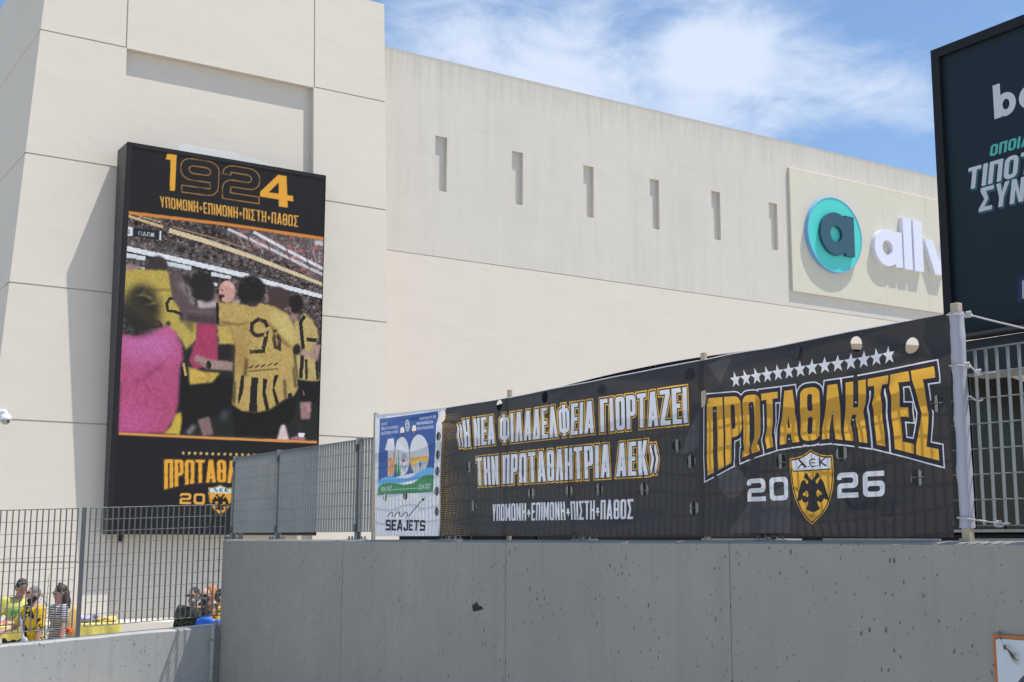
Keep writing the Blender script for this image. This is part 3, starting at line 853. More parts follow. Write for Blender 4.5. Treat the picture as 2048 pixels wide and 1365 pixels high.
CREASES = [(.35, 1.05, -.5, .35, .03, .012), (1.6, 1.02, -.12, .5, .022, .012), (2.6, .98, .1, .5, .025, -.010), (3.3, 1.06, .25, .35, .025, .012), (4.4, 1.10, -.15, .5, .03, .012), (4.95, .98, .5, .3, .03, -.014), (5.6, 1.12, .1, .6, .03, .012),
           (6.5, 1.06, -.35, .3, .028, .014), (6.35, .78, .6, .3, .03, .014), (5.35, .58, .45, .5, .03, .010), (6.2, .16, .1, .5, .03, .012), (5.2, .16, -.05, .6, .03, .010), (3.9, .12, .06, .6, .025, .010), (2.3, .10, -.05, .6, .025, .010), (1.0, .25, .5, .2, .02, .008), (.7, .2, -.4, .25, .02, .008)]
def banner_pos(s, z):
    # battens at these distances hold it; between them it bellies and creases a little
    y = BY - s
    w = .010 * math.sin(s * 2.1 + 1.0) * math.sin(z * 2.4) + .006 * math.sin(s * 5.3 + z * 3.1) + .004 * math.sin(s * 9 - z * 7)
    w += .012 * math.exp(-((z - (.62 + .10 * (s - 5.6))) / .07) ** 2) * math.exp(-((s - 6.0) / 1.0) ** 2)    # diagonal crease right
    w += .010 * math.exp(-((z - (.30 + .22 * (s - 4.9))) / .05) ** 2) * math.exp(-((s - 5.3) / .5) ** 2)
    w += .008 * math.exp(-((z - (1.05 + .06 * math.sin(s * 1.6))) / .05) ** 2)
    w += .009 * math.exp(-((z - .07) / .05) ** 2)
    for s0, z0, a, ln, wd, amp in CREASES:
        d = (s - s0) * math.cos(a) + (z - z0) * math.sin(a); e = -(s - s0) * math.sin(a) + (z - z0) * math.cos(a)
        w += 1.25 * amp * math.exp(-(d / ln) ** 2 - (e / wd) ** 2)
    if s < .55: w *= s / .55
    return (BX - .008 - w, y, z)


def build_banner():
    t = thing('banner', 'long dark championship banner with white slogans, gold lettering and round vent holes', 'banner', (BX, 7.8, .02))
    mk = lambda n, c, tr=.3: cloth('print_' + n, c, tr, .46, .38)
    BLACK = mk('black', (.033, .029, .030), .25); GOLD = mk('gold', (.72, .36, .035), .45); WHITE = mk('white', (.70, .72, .78), .22)
    PANEL = mk('panel_white', (.64, .66, .71), .34); NAVY = mk('navy', (.015, .013, .026), .2); INK = mk('ink', (.012, .011, .014), .2)
    SHADE = mk('faint', (.062, .056, .060), .25); SHADE2 = mk('faint_dark', (.020, .019, .021), .25)
    BLUE = mk('blue', (.040, .095, .30)); SKYB = mk('sky_blue', (.14, .40, .76)); GREEN = mk('green', (.05, .24, .09)); ORANGE = mk('orange', (.78, .30, .12))
    AMBER = mk('amber', (.85, .42, .06)); RED = mk('red', (.5, .03, .04)); GREYP = mk('grey', (.45, .50, .48)); DGREEN = mk('tree_green', (.03, .25, .07))
    # cloth edge
    top = [bs(x, y) for x, y in ((752, 831), (800, 827), (850, 821.5), (884, 817.5), (930, 811), (975, 804), (1017, 797), (1080, 784.5), (1150, 771), (1222, 757), (1337, 734.5), (1403, 721.5), (1463, 709.5), (1545, 697), (1600, 685.5), (1700, 665), (1800, 647), (1906, 627))]
    bot = [bs(x, y) for x, y in ((1908, 1075), (1800, 1075.5), (1650, 1074.5), (1500, 1074.5), (1408, 1074), (1300, 1075), (1200, 1074), (1017, 1072.5), (884, 1072.5), (752, 1073))]
    outline = split_edges(top + bot, .12)
    hole = lambda c, rx, rz, n=14, dz=0: [(c[0] + rx * math.cos(2 * math.pi * k / n), c[1] + dz + rz * math.sin(2 * math.pi * k / n)) for k in range(n)]
    hs = []
    for q in ((470, 278), (833, 215)): hs.append(hole(b7(*q), .046, .047))
    for q in ((222, 760), (260, 1060), (718, 965), (1023, 945), (1253, 935), (1588, 932), (1847, 595), (1967, 715), (1990, 1080)): hs.append(hole(b7(*q), .047, .046))
    for q in ((933, 248), (1252, 257), (1388, 580), (515, 900), (862, 858), (1273, 992)): hs.append(hole(b8(*q), .045, .046))
    for q in ((713, 333), (712, 500), (710, 650), (708, 832), (705, 1018), (418, 873), (240, 890)): hs.append(hole(b6(*q), .042, .041))
    for q in ((395, 285), (509, 268)): hs.append(hole(b6(*q), .043, .039))
    hs.append(hole(b6(752, 150), .055, .055))
    lay = []
    # left white part with the two logos
    lay.append(('panel', [[[bs(x, y) for x, y in ((752, 826), (892, 816), (884, 850), (883, 900), (882, 960), (882, 1020), (882, 1074), (752, 1074))]]]))
    # dots of the halftone wave
    dots = []
    for i in range(34):
        for j in range(58):
            s = 1.37 + .024 * i + .018 * math.sin(j * .23 + 1.3) * (1 + .5 * math.sin(i * .11)); z = .05 + j * .0197 + .012 * math.sin(i * .33 + j * .12) + .009 * math.sin(i * .21 - .9)
            edge = .30 + .20 * math.sin(j * .115 + .8) + .1 * math.sin(j * .28 + 2)
            r = .0062 * (1 - (s - 1.37) / (edge + .22)) 
            if r < .0016 or z > 1.12: continue
            r = min(r, .0058)
            dots.append([[(s - r * 1.15, z), (s, z - r * .95), (s + r * 1.15, z), (s, z + r * .95)]])
    lay.append(('dots', dots))
    # ghost eagle behind the lettering
    for pts in (((1240, 700), (1330, 1010), (1260, 1110), (1170, 960), (1100, 820), (1050, 700), (960, 640)),):
        pass
    ghost = [[[b8(x, y) for x, y in ((100, 360), (240, 300), (210, 390), (160, 470), (140, 420))]], [[b8(x, y) for x, y in ((160, 985), (250, 900), (330, 1010), (280, 1090), (230, 1110), (190, 1080))]],
             [[b8(x, y) for x, y in ((230, 1300), (330, 1130), (560, 1020), (570, 1300))]], [[b7(x, y) for x, y in ((1875, 665), (1960, 430), (2020, 300), (2022, 600), (1960, 640))]]]
    gd = [[[b8(x, y) for x, y in ((1310, 220), (1330, 110), (1440, 85), (1470, 300), (1380, 340))]], [[b8(x, y) for x, y in ((870, 1110), (880, 960), (960, 880), (1010, 960), (1060, 1100), (1160, 1150), (1150, 1215), (1080, 1200), (1000, 1170), (915, 1175))]],
          [[b8(x, y) for x, y in ((1060, 340), (1250, 310), (1330, 350), (1240, 352), (1100, 375))]]]
    lay.append(('ghost', ghost)); lay.append(('ghost_dark', gd))
    # two white slogan lines, gold keyline round each letter
    l1 = warp(set_text('«Η ΝΕΑ ΦΙΛΑΔΕΛΦΕΙΑ ΓΙΟΡΤΑΖΕΙ', .41, .166, .125, .12, .085), quad_map(b7(133, 402), b7(1932, 133), b7(133, 612), b7(1932, 413)))
    l2 = warp(set_text('ΤΗΝ ΠΡΩΤΑΘΛΗΤΡΙΑ ΑΕΚ»', .41, .166, .125, .12, .085), quad_map(b7(283, 688), b7(1703, 541), b7(288, 906), b7(1703, 814)))
    both = l1 + l2
    lay.append(('key_gold', [grow(g, .0180) for g in both])); lay.append(('key_dark', [grow(g, .0100) for g in both])); lay.append(('slogan', both))
    l3 = warp(set_text('ΥΠΟΜΟΝΗ+ΕΠΙΜΟΝΗ+ΠΙΣΤΗ+ΠΑΘΟΣ', .41, .145, .12, .12, .08), quad_map(b7(412, 1050), b7(1508, 1008), b7(412, 1180), b7(1508, 1164)))
    lay.append(('motto', l3))
    # twelve... stars along the top of the big word
    stars = []
    a, b = np.array(b8(258, 447)), np.array(b8(1125, 312))
    for k in range(14):
        c = a + (b - a) * k / 13; stars.append([[(c[0] + .052 * x, c[1] + .054 * y) for x, y in STAR]])
    for k, st in enumerate(stars): lay.append(('star%d' % k, [st]))
    # the big gold word: straight top, arched foot
    TL, TR = np.array(b8(92, 548)), np.array(b8(1372, 372))
    feet = [b8(x, y) for x, y in ((92, 985), (240, 905), (350, 858), (500, 812), (600, 795), (690, 785), (800, 775), (900, 785), (1040, 805), (1200, 845), (1395, 897))]
    fs = [p[0] for p in feet]; fz = [p[1] for p in feet]
    raw = set_text('ΠΡΩΤΑΘΛΗΤΕΣ', .36, .135, .12, .13, .035)
    def arch(p):
        u, v = p; tp = TL + (TR - TL) * u; s = tp[0]; zb = float(np.interp(s, fs, fz)); zt = tp[1] - .05 * (1 - (2 * u - 1) ** 2) * 0.5
        return (s, zb + (zt - zb) * v)
    big = [[[arch(p) for p in split_edges(l, .035)] for l in g] for g in raw]
    lay.append(('big_white', [grow(g, .034) for g in big])); lay.append(('big_dark', [grow(g, .026) for g in big])); lay.append(('big', big))
    # year
    d20, _ = digits('20'); d26, _ = digits('26')
    y20 = warp(d20, quad_map(b8(325, 1000), b8(548, 985), b8(325, 1125), b8(548, 1116))); y26 = warp(d26, quad_map(b8(836, 966), b8(1092, 952), b8(836, 1106), b8(1092, 1095)))
    lay.append(('year', y20)); lay.append(('year2', y26))
    # crest
    shield = crest_shield(); cq = quad_map(bc(318, 150), bc(998, 150), bc(370, 1285), bc(998, 1285))
    cx0 = np.array(bc(640, 148)); cx1 = np.array(bc(687, 1285)); wl = bc(315, 275); wr = bc(988, 222)
    W = wr[0] - wl[0]; Hh = cx0[1] - cx1[1]; cs = (wl[0] + wr[0]) / 2 + .004
    def cr(p): return (cs + p[0] * W * .98, cx1[1] + (p[1] + .03) / 1.03 * Hh)
    sh = [cr(p) for p in shield]
    lay.append(('crest_edge', [[sh]])); lay.append(('crest_line', [grow([sh], -.006)])); lay.append(('crest_gold', [grow([sh], -.014)]))
    band = [cr(p) for p in ([(-.44, .72), (.44, .72), (.455, .86), (.38, .863), (.24, .88), (.10, .92), (0, .96), (-.10, .92), (-.24, .88), (-.38, .863), (-.455, .86)])]
    lay.append(('crest_line', [[[cr(p) for p in ((-.455, .705), (.455, .705), (.455, .725), (-.455, .725))]]]))
    lay.append(('crest_band', [[band]]))
    ch = lambda pts: [[cr(p) for p in pts]]
    lay.append(('crest_ink', [ch([(-.305, .868), (-.275, .882), (-.10, .758), (-.165, .752)]), ch([(-.225, .822), (-.205, .808), (-.325, .742), (-.35, .748)]), ch([(-.285, .785), (-.275, .793), (-.185, .800), (-.195, .790)]),
                              [[cr(p) for p in [(.045 + .095 * math.cos(q), .812 + .062 * math.sin(q)) for q in np.radians(np.linspace(45, 315, 12))] + [(.045 + .07 * math.cos(q), .812 + .045 * math.sin(q)) for q in np.radians(np.linspace(310, 50, 12))]]],
                              ch([(-.03, .806), (.10, .806), (.10, .818), (-.03, .818)]),
                              ch([(.19, .755), (.225, .755), (.225, .80), (.33, .752), (.375, .762), (.25, .815), (.36, .872), (.335, .88), (.225, .83), (.225, .875), (.19, .875)]),
                              [[cr(p) for p in ellipse(-.07, .765, .014, .012, 8)]], [[cr(p) for p in ellipse(.145, .765, .014, .012, 8)]]]))
    E = eagle()
    eg = [[cr((x * .72, .165 + y * .515)) for x, y in l] for l in E]
    lay.append(('eagle', [eg, ch([(-.42, .50), (-.405, .50), (-.26, .37), (-.28, .355)]), ch([(-.05, .625), (-.02, .655), (-.035, .60)]), ch([(.05, .625), (.02, .655), (.035, .60)])]))
    fc, wd = font_text('F.C.', 1.0, .02)
    lay.append(('eagle', warp(fc, lambda p: cr((-.065 + p[0] / wd * .13, .065 + p[1] * .045 / .73)))))
    # civic emblem
    P = lambda pts: [[bl_(x, y) for x, y in pts]]
    lay.append(('blue', [P([(82, 172), (930, 57), (945, 130), (905, 260), (895, 450), (890, 700), (886, 900), (64, 1090), (68, 700), (80, 480)])]))
    lay.append(('sky', [P([(62, 1095), (120, 1045), (230, 1018), (350, 1040), (450, 1050), (540, 1035), (640, 965), (740, 900), (830, 888), (886, 905), (885, 1010), (60, 1200)])]))
    lay.append(('green', [P([(58, 1195), (130, 1125), (230, 1112), (340, 1128), (450, 1145), (560, 1128), (660, 1060), (740, 1005), (820, 990), (884, 1010), (876, 1250), (52, 1297)])]))
    lay.append(('hundred', [P([(160, 632), (205, 468), (296, 458), (300, 580), (290, 1015), (200, 1018), (203, 635)]), [[bl_(418 + 118 * math.cos(q), 724 + 286 * math.sin(q)) for q in np.linspace(0, 6.28, 33)[:-1]]], [[bl_(672 + 132 * math.cos(q), 692 + 288 * math.sin(q)) for q in np.linspace(0, 6.28, 33)[:-1]]]]))
    lay.append(('sky', [P([(545, 1034), (640, 965), (740, 900), (830, 888), (830, 960), (640, 1034)])]))
    lay.append(('church', [P([(200, 1015), (203, 770), (218, 742), (240, 738), (266, 775), (274, 790), (280, 660), (294, 650), (308, 665), (312, 780), (306, 800), (300, 930), (286, 1012)])]))
    lay.append(('greyp', [P([(212, 822), (242, 818), (240, 876), (212, 880)]), P([(208, 1000), (210, 945), (228, 935), (232, 1000)]), P([(284, 735), (302, 733), (302, 772), (284, 774)])]))
    lay.append(('tree', [P([(312, 940), (325, 715), (348, 990)]), P([(345, 990), (362, 612), (384, 990)]), P([(380, 995), (392, 810), (400, 995)])]))
    rays = []
    for k in range(20):
        q = 2 * math.pi * k / 20; c, s_ = math.cos(q), math.sin(q)
        rays.append(P([(455 + 30 * c - 2.5 * s_, 808 + 66 * s_ + 2.5 * c), (455 + 60 * c - 2.5 * s_, 808 + 140 * s_ + 2.5 * c), (455 + 60 * c + 2.5 * s_, 808 + 140 * s_ - 2.5 * c), (455 + 30 * c + 2.5 * s_, 808 + 66 * s_ - 2.5 * c)]))
    lay.append(('ink', rays)); lay.append(('red', [P([(412, 815), (444, 742), (472, 808)])]))
    lay.append(('amber', [P([(545, 745), (800, 718), (800, 765), (785, 800), (700, 790), (630, 810), (590, 850), (582, 950), (552, 880), (540, 790)]), P([(541, 650), (550, 650), (552, 745), (541, 750)])]))
    lay.append(('greyp', [P([(584, 950), (590, 850), (632, 812), (700, 793), (782, 803), (760, 890), (735, 900), (640, 962), (606, 985)])]))
    lay.append(('blue', [[[(bl_(684, 890)[0] + x * .032, bl_(684, 905)[1] + y * .075) for x, y in E[0]]]]))
    # emblem seal above the figures
    cc = bl_(503, 270)
    lay.append(('seal', [[[(cc[0] + .046 * math.cos(q), cc[1] + .058 * math.sin(q)) for q in np.linspace(0, 6.28, 25)[:-1]]]]))
    lay.append(('blue', [[[(cc[0] + a, cc[1] + b) for a, b in ((-.02, -.035), (.02, -.035), (.02, .035), (-.02, .035))], [(cc[0] + a, cc[1] + b) for a, b in ((-.012, .006), (.012, .006), (.012, .027), (-.012, .027))], [(cc[0] + a, cc[1] + b) for a, b in ((-.012, -.027), (.012, -.027), (.012, -.006), (-.012, -.006))]]]))
    def small(txt, x0, y0, x1, y1, h, latin=False, key='smalltext', bold=.012):
        if latin: g, wd = font_text(txt, 1.0, bold); g = [[[(a / wd, b / .73) for a, b in l] for l in gg] for gg in g]
        else: g = set_text(txt, .5, .12, .11, .2, .2)
        p0, p1 = np.array(bl_(x0, y0)), np.array(bl_(x1, y1))
        lay.append((key, warp(g, quad_map(p0 + (0, h), p1 + (0, h), p0, p1))))
    small('ΔΗΜΟΣ', 110, 270, 205, 262, .028); small('ΝΕΑΣ ΦΙΛΑΔΕΛΦΕΙΑΣ', 112, 338, 360, 312, .028); small('ΝΕΑΣ ΧΑΛΚΗΔΟΝΑΣ', 112, 410, 356, 382, .028)
    small('MUNICIPALITY OF', 690, 190, 908, 160, .026, True); small('NEA FILADELFEIA', 648, 262, 876, 232, .026, True); small('NEA CHALKIDONA', 654, 335, 870, 308, .026, True)
    small('1924-1927', 105, 1245, 262, 1232, .046, True, 'smalltext', 0); small('2024-2027', 655, 1212, 838, 1196, .046, True, 'smalltext', 0)
    lay.append(('smalltext', [P([(264, 1214), (655, 1190), (655, 1196), (264, 1221)])]))
    # sponsor
    lay.append(('sponsor', warp(set_text('SΕΑJΕΤS', .78, .25, .20, .2, .09), quad_map(b6(248, 1090), b6(604, 1096), b6(248, 1190), b6(604, 1194)))))
    wv = [(262, 1062), (296, 1022), (312, 1024), (306, 1062), (322, 1064), (352, 1022), (366, 1024), (372, 1062), (392, 1064), (412, 1022), (430, 1024), (432, 1062), (446, 1058), (585, 902)]
    def ribbon(pts, w):
        a = []; b = []
        for i, p in enumerate(pts):
            q0 = pts[max(0, i - 1)]; q1 = pts[min(len(pts) - 1, i + 1)]; dx, dy = q1[0] - q0[0], q1[1] - q0[1]; L = math.hypot(dx, dy)
            a.append((p[0] - dy / L * w, p[1] + dx / L * w)); b.append((p[0] + dy / L * w, p[1] - dx / L * w))
        return a + b[::-1]
    lay.append(('sponsor', [[[b6(*p) for p in ribbon(wv, 4.0)]], [[b6(*p) for p in ((565, 908), (603, 885), (592, 925))]]]))
    parts = {'base': ('banner_cloth', BLACK), 'panel': ('white_end_panel', PANEL), 'dots': ('banner_cloth', GOLD), 'ghost': ('banner_cloth', SHADE), 'ghost_dark': ('banner_cloth', SHADE2),
             'key_gold': ('slogan_lettering', GOLD), 'key_dark': ('slogan_lettering', BLACK), 'slogan': ('slogan_lettering', WHITE), 'motto': ('motto_lettering', WHITE),
             'big_white': ('champion_lettering', WHITE), 'big_dark': ('champion_lettering', NAVY), 'big': ('champion_lettering', GOLD), 'year': ('year_lettering', WHITE), 'year2': ('year_lettering_2', WHITE),
             'crest_edge': ('crest', GOLD), 'crest_line': ('crest', INK), 'crest_gold': ('crest', GOLD), 'crest_band': ('crest', WHITE), 'crest_ink': ('crest', INK), 'eagle': ('crest', INK),
             'blue': ('civic_emblem', BLUE), 'sky': ('civic_emblem', SKYB), 'green': ('civic_emblem', GREEN), 'hundred': ('civic_emblem', PANEL), 'church': ('civic_emblem', ORANGE), 'greyp': ('civic_emblem', GREYP),
             'tree': ('civic_emblem', DGREEN), 'ink': ('civic_emblem', INK), 'red': ('civic_emblem', RED), 'amber': ('civic_emblem', AMBER), 'seal': ('civic_emblem', GREYP), 'smalltext': ('civic_emblem', WHITE), 'sponsor': ('sponsor_logo', NAVY)}
    for k in range(14): parts['star%d' % k] = ('star_%d' % k, WHITE)
    res = partition(outline, hs, lay, .045, banner_pos, parts, t)
    for k in range(14):
        if 'star_%d' % k in res: res['star_%d' % k].name = 'star'
    res['year_lettering_2'].name = 'year_lettering'
    # flaps of cloth still hanging at two of the cut vents
    for c, r in ((b8(607, 300), .043), (b7(1955, 35), .040), (b7(1268, 155), .035)):
        f = MB(); pts = [(c[0] + r * math.cos(q), c[1] + r * 1.05 * math.sin(q)) for q in np.linspace(0, 6.28, 15)[:-1]]
        v = [banner_pos(a, b) for a, b in pts]; v = [(x - .004 - .018 * max(0, (pts[0][1] - p[1] + r) / (2 * r)), y, z) for (x, y, z), p in zip(v, pts)]
        cc_ = tuple(np.mean(np.array(v), 0)); f.add([cc_] + v, [(0, i + 1, (i + 1) % len(v) + 1) for i in range(len(v))])
        f.build('vent_flap', SHADE if r > .042 else BLACK, t, True)
    # folded hem at the top, pale where it turns over
    h = MB(); pts = [banner_pos(a[0] + (b[0] - a[0]) * k / 6, a[1] + (b[1] - a[1]) * k / 6) for a, b in zip(top, top[1:]) for k in range(6)]
    h.tube([(x + .004, y, z + .003) for x, y, z in pts if y > 4.6], .0045, 6); h.build('hem', PANEL, t, True)
    return t


def build_battens():
    for px, top_y, lab in ((1020, 780, 'raw timber batten rising above the banner slogan, left of centre'), (1408, 706, 'raw timber batten between the slogan half and the gold lettering half of the banner'), (752, 826, 'raw timber batten at the white left end of the banner')):
        p = on_x(px, top_y, BX + .02); b = MB(); y = p[1]
        b.box(BX + .005, BX + .029, y - .022, y + .022, .006, p[2])
        o = b.build('timber_batten', M['wood']); bevel(o, .002, 1); tag(o, lab, 'batten', 'timber battens behind the banner')
    # the wrapped post at the right end
    t = thing('wrapped_post', 'upright timber post wrapped in white banner cloth at the right end of the banner', 'post', (BX - .02, 4.31, .0))
    b = MB(); y = 4.315
    b.box(BX - .042, BX + .0, y - .024, y + .024, .004, 1.262); bevel(b.build('timber', M['wood'], t), .003, 1)
    w = MB(); n = 30; zs = [.075 + (1.215 - .075) * k / n for k in range(n + 1)]
    rr_ = random.Random(5); ring = []
    for z in zs:
        e = .004 + .004 * math.sin(z * 31) * math.sin(z * 13) + rr_.uniform(-.0015, .0015)
        sh = .0025 * math.sin(z * 22)
        ring.append([(BX - .044 - e * .5, y - .026 + sh, z), (BX - .046 - e * .9, y + sh, z), (BX - .044 - e * .5, y + .026 + sh + e * .5, z), (BX + .002, y + .028 + e * .5, z), (BX + .004, y, z), (BX + .002, y - .028 - e * .6, z)])
    for a, c in zip(ring, ring[1:]):
        for k in range(6): k2 = (k + 1) % 6; w.quad(a[k], a[k2], c[k2], c[k])
    wm = cloth('white_wrap', (.43, .435, .50), .1, .6)
    w.build('cloth_wrap', wm, t, True, merge=True)
    rope_m = mat('marled_rope', (.62, .62, .62), .9)
    n_, L, bs_ = nodes_of(rope_m); wv = n_.new('ShaderNodeTexWave'); wv.inputs['Scale'].default_value = 34; wv.inputs['Distortion'].default_value = 1.5; wv.bands_direction = 'DIAGONAL'
    L.new(coords(rope_m, (1, 3, 3)), wv.inputs['Vector']); set_color(rope_m, mix(rope_m, rng(rope_m, wv.outputs['Fac'], .68, .8), (.66, .66, .66), (.10, .10, .11)))
    def rope(name, pts, label, r=.005, knots=()):
        pts = [Vector(p) for p in pts]
        o = MB(); sm = []
        for i in range(len(pts) - 1):
            for k in range(6):
                a, b, c, d = pts[max(0, i - 1)], pts[i], pts[i + 1], pts[min(len(pts) - 1, i + 2)]; u = k / 6
                sm.append(.5 * ((2 * b) + (c - a) * u + (2 * a - 5 * b + 4 * c - d) * u * u + (3 * b - a - 3 * c + d) * u ** 3))
        sm.append(pts[-1]); o.tube(sm, r, 8)
        for q in knots:
            kc = Vector(q)
            for j in range(3):
                a = [kc + Vector((.010 * math.cos(q2), (j - 1) * .011 + .007 * math.sin(q2 * 2), .014 * math.sin(q2))) for q2 in np.linspace(0, 6.28, 13)]
                o.tube(a, r * .95, 6, cap=False)
        ob = o.build('rope', rope_m, None, True); tag(ob, label, 'rope', 'ropes tying the banner post'); return ob
    X = BX - .075; xf = BX + .035
    def px(x, y_, c=BX - .03): return tuple(on_x(x, y_, c))
    loop = lambda z: [(BX + .008, 4.352, z + .003), (X + .022, 4.350, z + .004), (X + .018, 4.315, z), (X + .020, 4.282, z - .002)]
    z1 = px(1935, 628)[2]
    rope('rope', loop(z1 + .004) + [px(1945, 632), px(1985, 642), px(2048, 657), px(2090, 667, BX), px(2200, 690, BX)], 'white rope stretched from the top of the wrapped post to the right', .0045, [px(1937, 629)])
    z2 = px(1935, 730)[2]
    rope('rope', loop(z2) + [px(1940, 733), px(1953, 745, BX), px(1965, 746, xf - .01), px(1991, 744.5, xf)], 'short knotted rope tying the post to the fence just below its top', .0045, [px(1934, 731), px(1957, 745, BX)])
    z3 = px(1935, 1037)[2]
    rope('rope', loop(z3) + [px(1950, 1040), px(1985, 1045, BX), px(2000, 1048, xf - .01), px(2020, 1047, xf)], 'knotted rope tying the foot of the wrapped post to the fence', .0045, [px(1940, 1037), px(1998, 1048, BX)])
    rope('rope', [px(1934, 795, BX + .01), px(1942, 794, BX), px(1950, 800, BX), px(1960, 801.5, xf - .01), px(1966, 799, xf)], 'loose rope end looped through the fence beside the middle of the post', .0045)
    c = MB(); c.tube([px(1934, 834, BX), px(1937, 865, BX), px(1938, 890, BX), px(1940, 922, BX), px(1937, 948, BX)], .0026, 6); o = c.build('string', rope_m, None, True); tag(o, 'thin pale string hanging down beside the wrapped post', 'string')


build_banner()
build_battens()

# ------------------------------------------------------------------ advertising screen behind the fence
def build_billboard():
    X = 8.0; y1 = 6.256; y0 = 2.3; zb, zt = 1.56, 3.85
    t = thing('advertising_screen', 'big dark teal advertising screen with black frame and pale slanted lettering', 'billboard', (8.2, 4.3, GROUND))
    TEAL = mat('screen_teal', (.0085, .020, .031), .55, 0, .3); PALE = mat('screen_pale', (.60, .62, .64), .5); MINT = mat('screen_mint', (.09, .46, .40), .5); SHADOWT = mat('screen_deep_teal', (.02, .10, .11), .5); NAVYB = mat('screen_navy', (.012, .012, .07), .5)
    B = lambda x, y: (lambda p: (y1 - p[1], p[2]))(on_x(x, y, X))
    k = 2.1325
    bz = lambda x, y: B(1840 + x / k, y / k)
    e = .075
    outline = [(e, zb + .03), (y1 - y0 - e, zb + .03), (y1 - y0 - e, zt - e), (e, zt - e)]
    lay = []
    fy = lambda txt, a, b, c, d, w=.66, s=.20, h=.17, key='pale', sh=.0: lay.append((key, warp(set_text(txt, w, s, h, .26, .12), quad_map(B(*a), B(*b), B(*c), B(*d)))))
    # lower-case b and the round letter after it
    b0 = B(1989, 239); b1 = B(1985, 172); hgt = b1[1] - b0[1]; U = lambda x, y: (b0[0] + x * hgt, b0[1] + y * hgt)
    bowl = [U(.39 + .33 * math.cos(q), .335 + .345 * math.sin(q)) for q in np.linspace(0, 6.28, 29)[:-1]]
    lay.append(('brand', [[[U(x, y) for x, y in ((0, 0), (.235, 0), (.235, 1), (0, 1))]], [bowl]]))
    lay.append(('base', [[[U(.40 + .115 * math.cos(q), .335 + .155 * math.sin(q)) for q in np.linspace(0, 6.28, 21)[:-1]]]]))
    cx = 1.17
    lay.append(('brand', [[[U(cx + .35 * math.cos(q), .335 + .345 * math.sin(q)) for q in np.linspace(0, 6.28, 29)[:-1]]]])); lay.append(('base', [[[U(cx + .13 * math.cos(q), .335 + .15 * math.sin(q)) for q in np.linspace(0, 6.28, 21)[:-1]]]]))
    def line(txt, x0, yb, xh, yt, key, n_w, slant=.18, shadow=True):
        p0 = np.array(B(x0, yb)); h = B(xh, yt)[1] - p0[1]
        g = set_text(txt, .62, .21, .17, .24, .10)
        Wt = n_w * h
        f = lambda dx, dy: (lambda p: (p0[0] + p[0] * Wt + slant * h * p[1] + dx, p0[1] + p[1] * h + dy))
        if shadow: lay.append(('deep', [grow(q, .004) for q in warp(g, f(.012, -.014))]))
        lay.append((key, warp(g, f(0, 0))))
    line('ΟΠΟΙΑ', 1979, 314, 1978, 292, 'mint', 4.0, .2, False)
    line('ΤΙΠΟΤΑ', 1933, 381, 1930, 339, 'pale', 4.3)
    line('ΣΥΝ', 1957, 425, 1958, 378, 'pale', 2.15)
    lay.append(('navy', [[[B(x, y) for x, y in ((2035, 606), (2036, 554), (2090, 540), (2090, 594))]]])); lay.append(('badge', [[[B(x, y) for x, y in ((2044.5, 598), (2044.5, 562), (2047.5, 561), (2047.5, 597))]]]))
    P = lambda u, v: (X, y1 - u, v)
    res = partition(outline, [], lay, .5, P, {'base': ('screen_face', TEAL), 'brand': ('logo_lettering', PALE), 'badge': ('corner_badge', PALE), 'pale': ('offer_lettering', PALE), 'mint': ('heading_lettering', MINT), 'deep': ('offer_lettering', SHADOWT), 'navy': ('corner_badge', NAVYB)}, t)
    f = MB()
    f.box(X - .035, X + .3, y1 - e, y1, zb, zt); f.box(X - .035, X + .3, y0, y0 + e, zb, zt); f.box(X - .035, X + .3, y0 + e, y1 - e, zt - e, zt); f.box(X - .035, X + .3, y0 + e, y1 - e, zb, zb + .03)
    f.box(X + .02, X + .3, y0 + e, y1 - e, zb + .03, zt - e)
    f.build('frame', M['black'], t)
    r = MB(); r.box(X - .05, X + .1, y0, y1 - .05, zb - .035, zb - .008); r.build('tray', M['black_side'], t)
    g = MB(); g.box(X + .05, X + .45, y0, y1 - .02, zb - .30, zb - .05); g.build('beam', M['navy_beam'], t)
    for yy in (y1 - 1.5, y0 + .4):
        q = MB(); q.box(X + .15, X + .35, yy - .1, yy + .1, GROUND, zb - .3); q.build('leg', M['navy_beam'], t)
build_billboard()


# ------------------------------------------------------------------ raised sign on the long wall
def extrude_loops(loops, yf, yb, X, name, mats, parent, side=0, bev=0.0):
    """loops in (x, z); front at yf, back at yb (yf < yb)"""
    vs, es = [], []
    for l in loops:
        o = len(vs); vs += l; es += [(o + i, o + (i + 1) % len(l)) for i in range(len(l))]
    V, E, F, *_ = delaunay_2d_cdt([Vector(p) for p in vs], es, [], 0, 1e-6)
    V = np.array([tuple(p) for p in V]); T = np.array([f for f in F]); C = V[T].mean(1); ok = inside(C, loops)
    mb = MB()
    for t, k in zip(T, ok):
        if not k: continue
        a = [(V[i][0], yf, V[i][1]) for i in t]
        mb.add(a, [(0, 1, 2)], 0)
    for l in loops:
        for (a, b) in zip(l, l[1:] + l[:1]): mb.quad((a[0], yf, a[1]), (b[0], yf, b[1]), (b[0], yb, b[1]), (a[0], yb, a[1]), side)
    return mb.build(name, mats, parent)


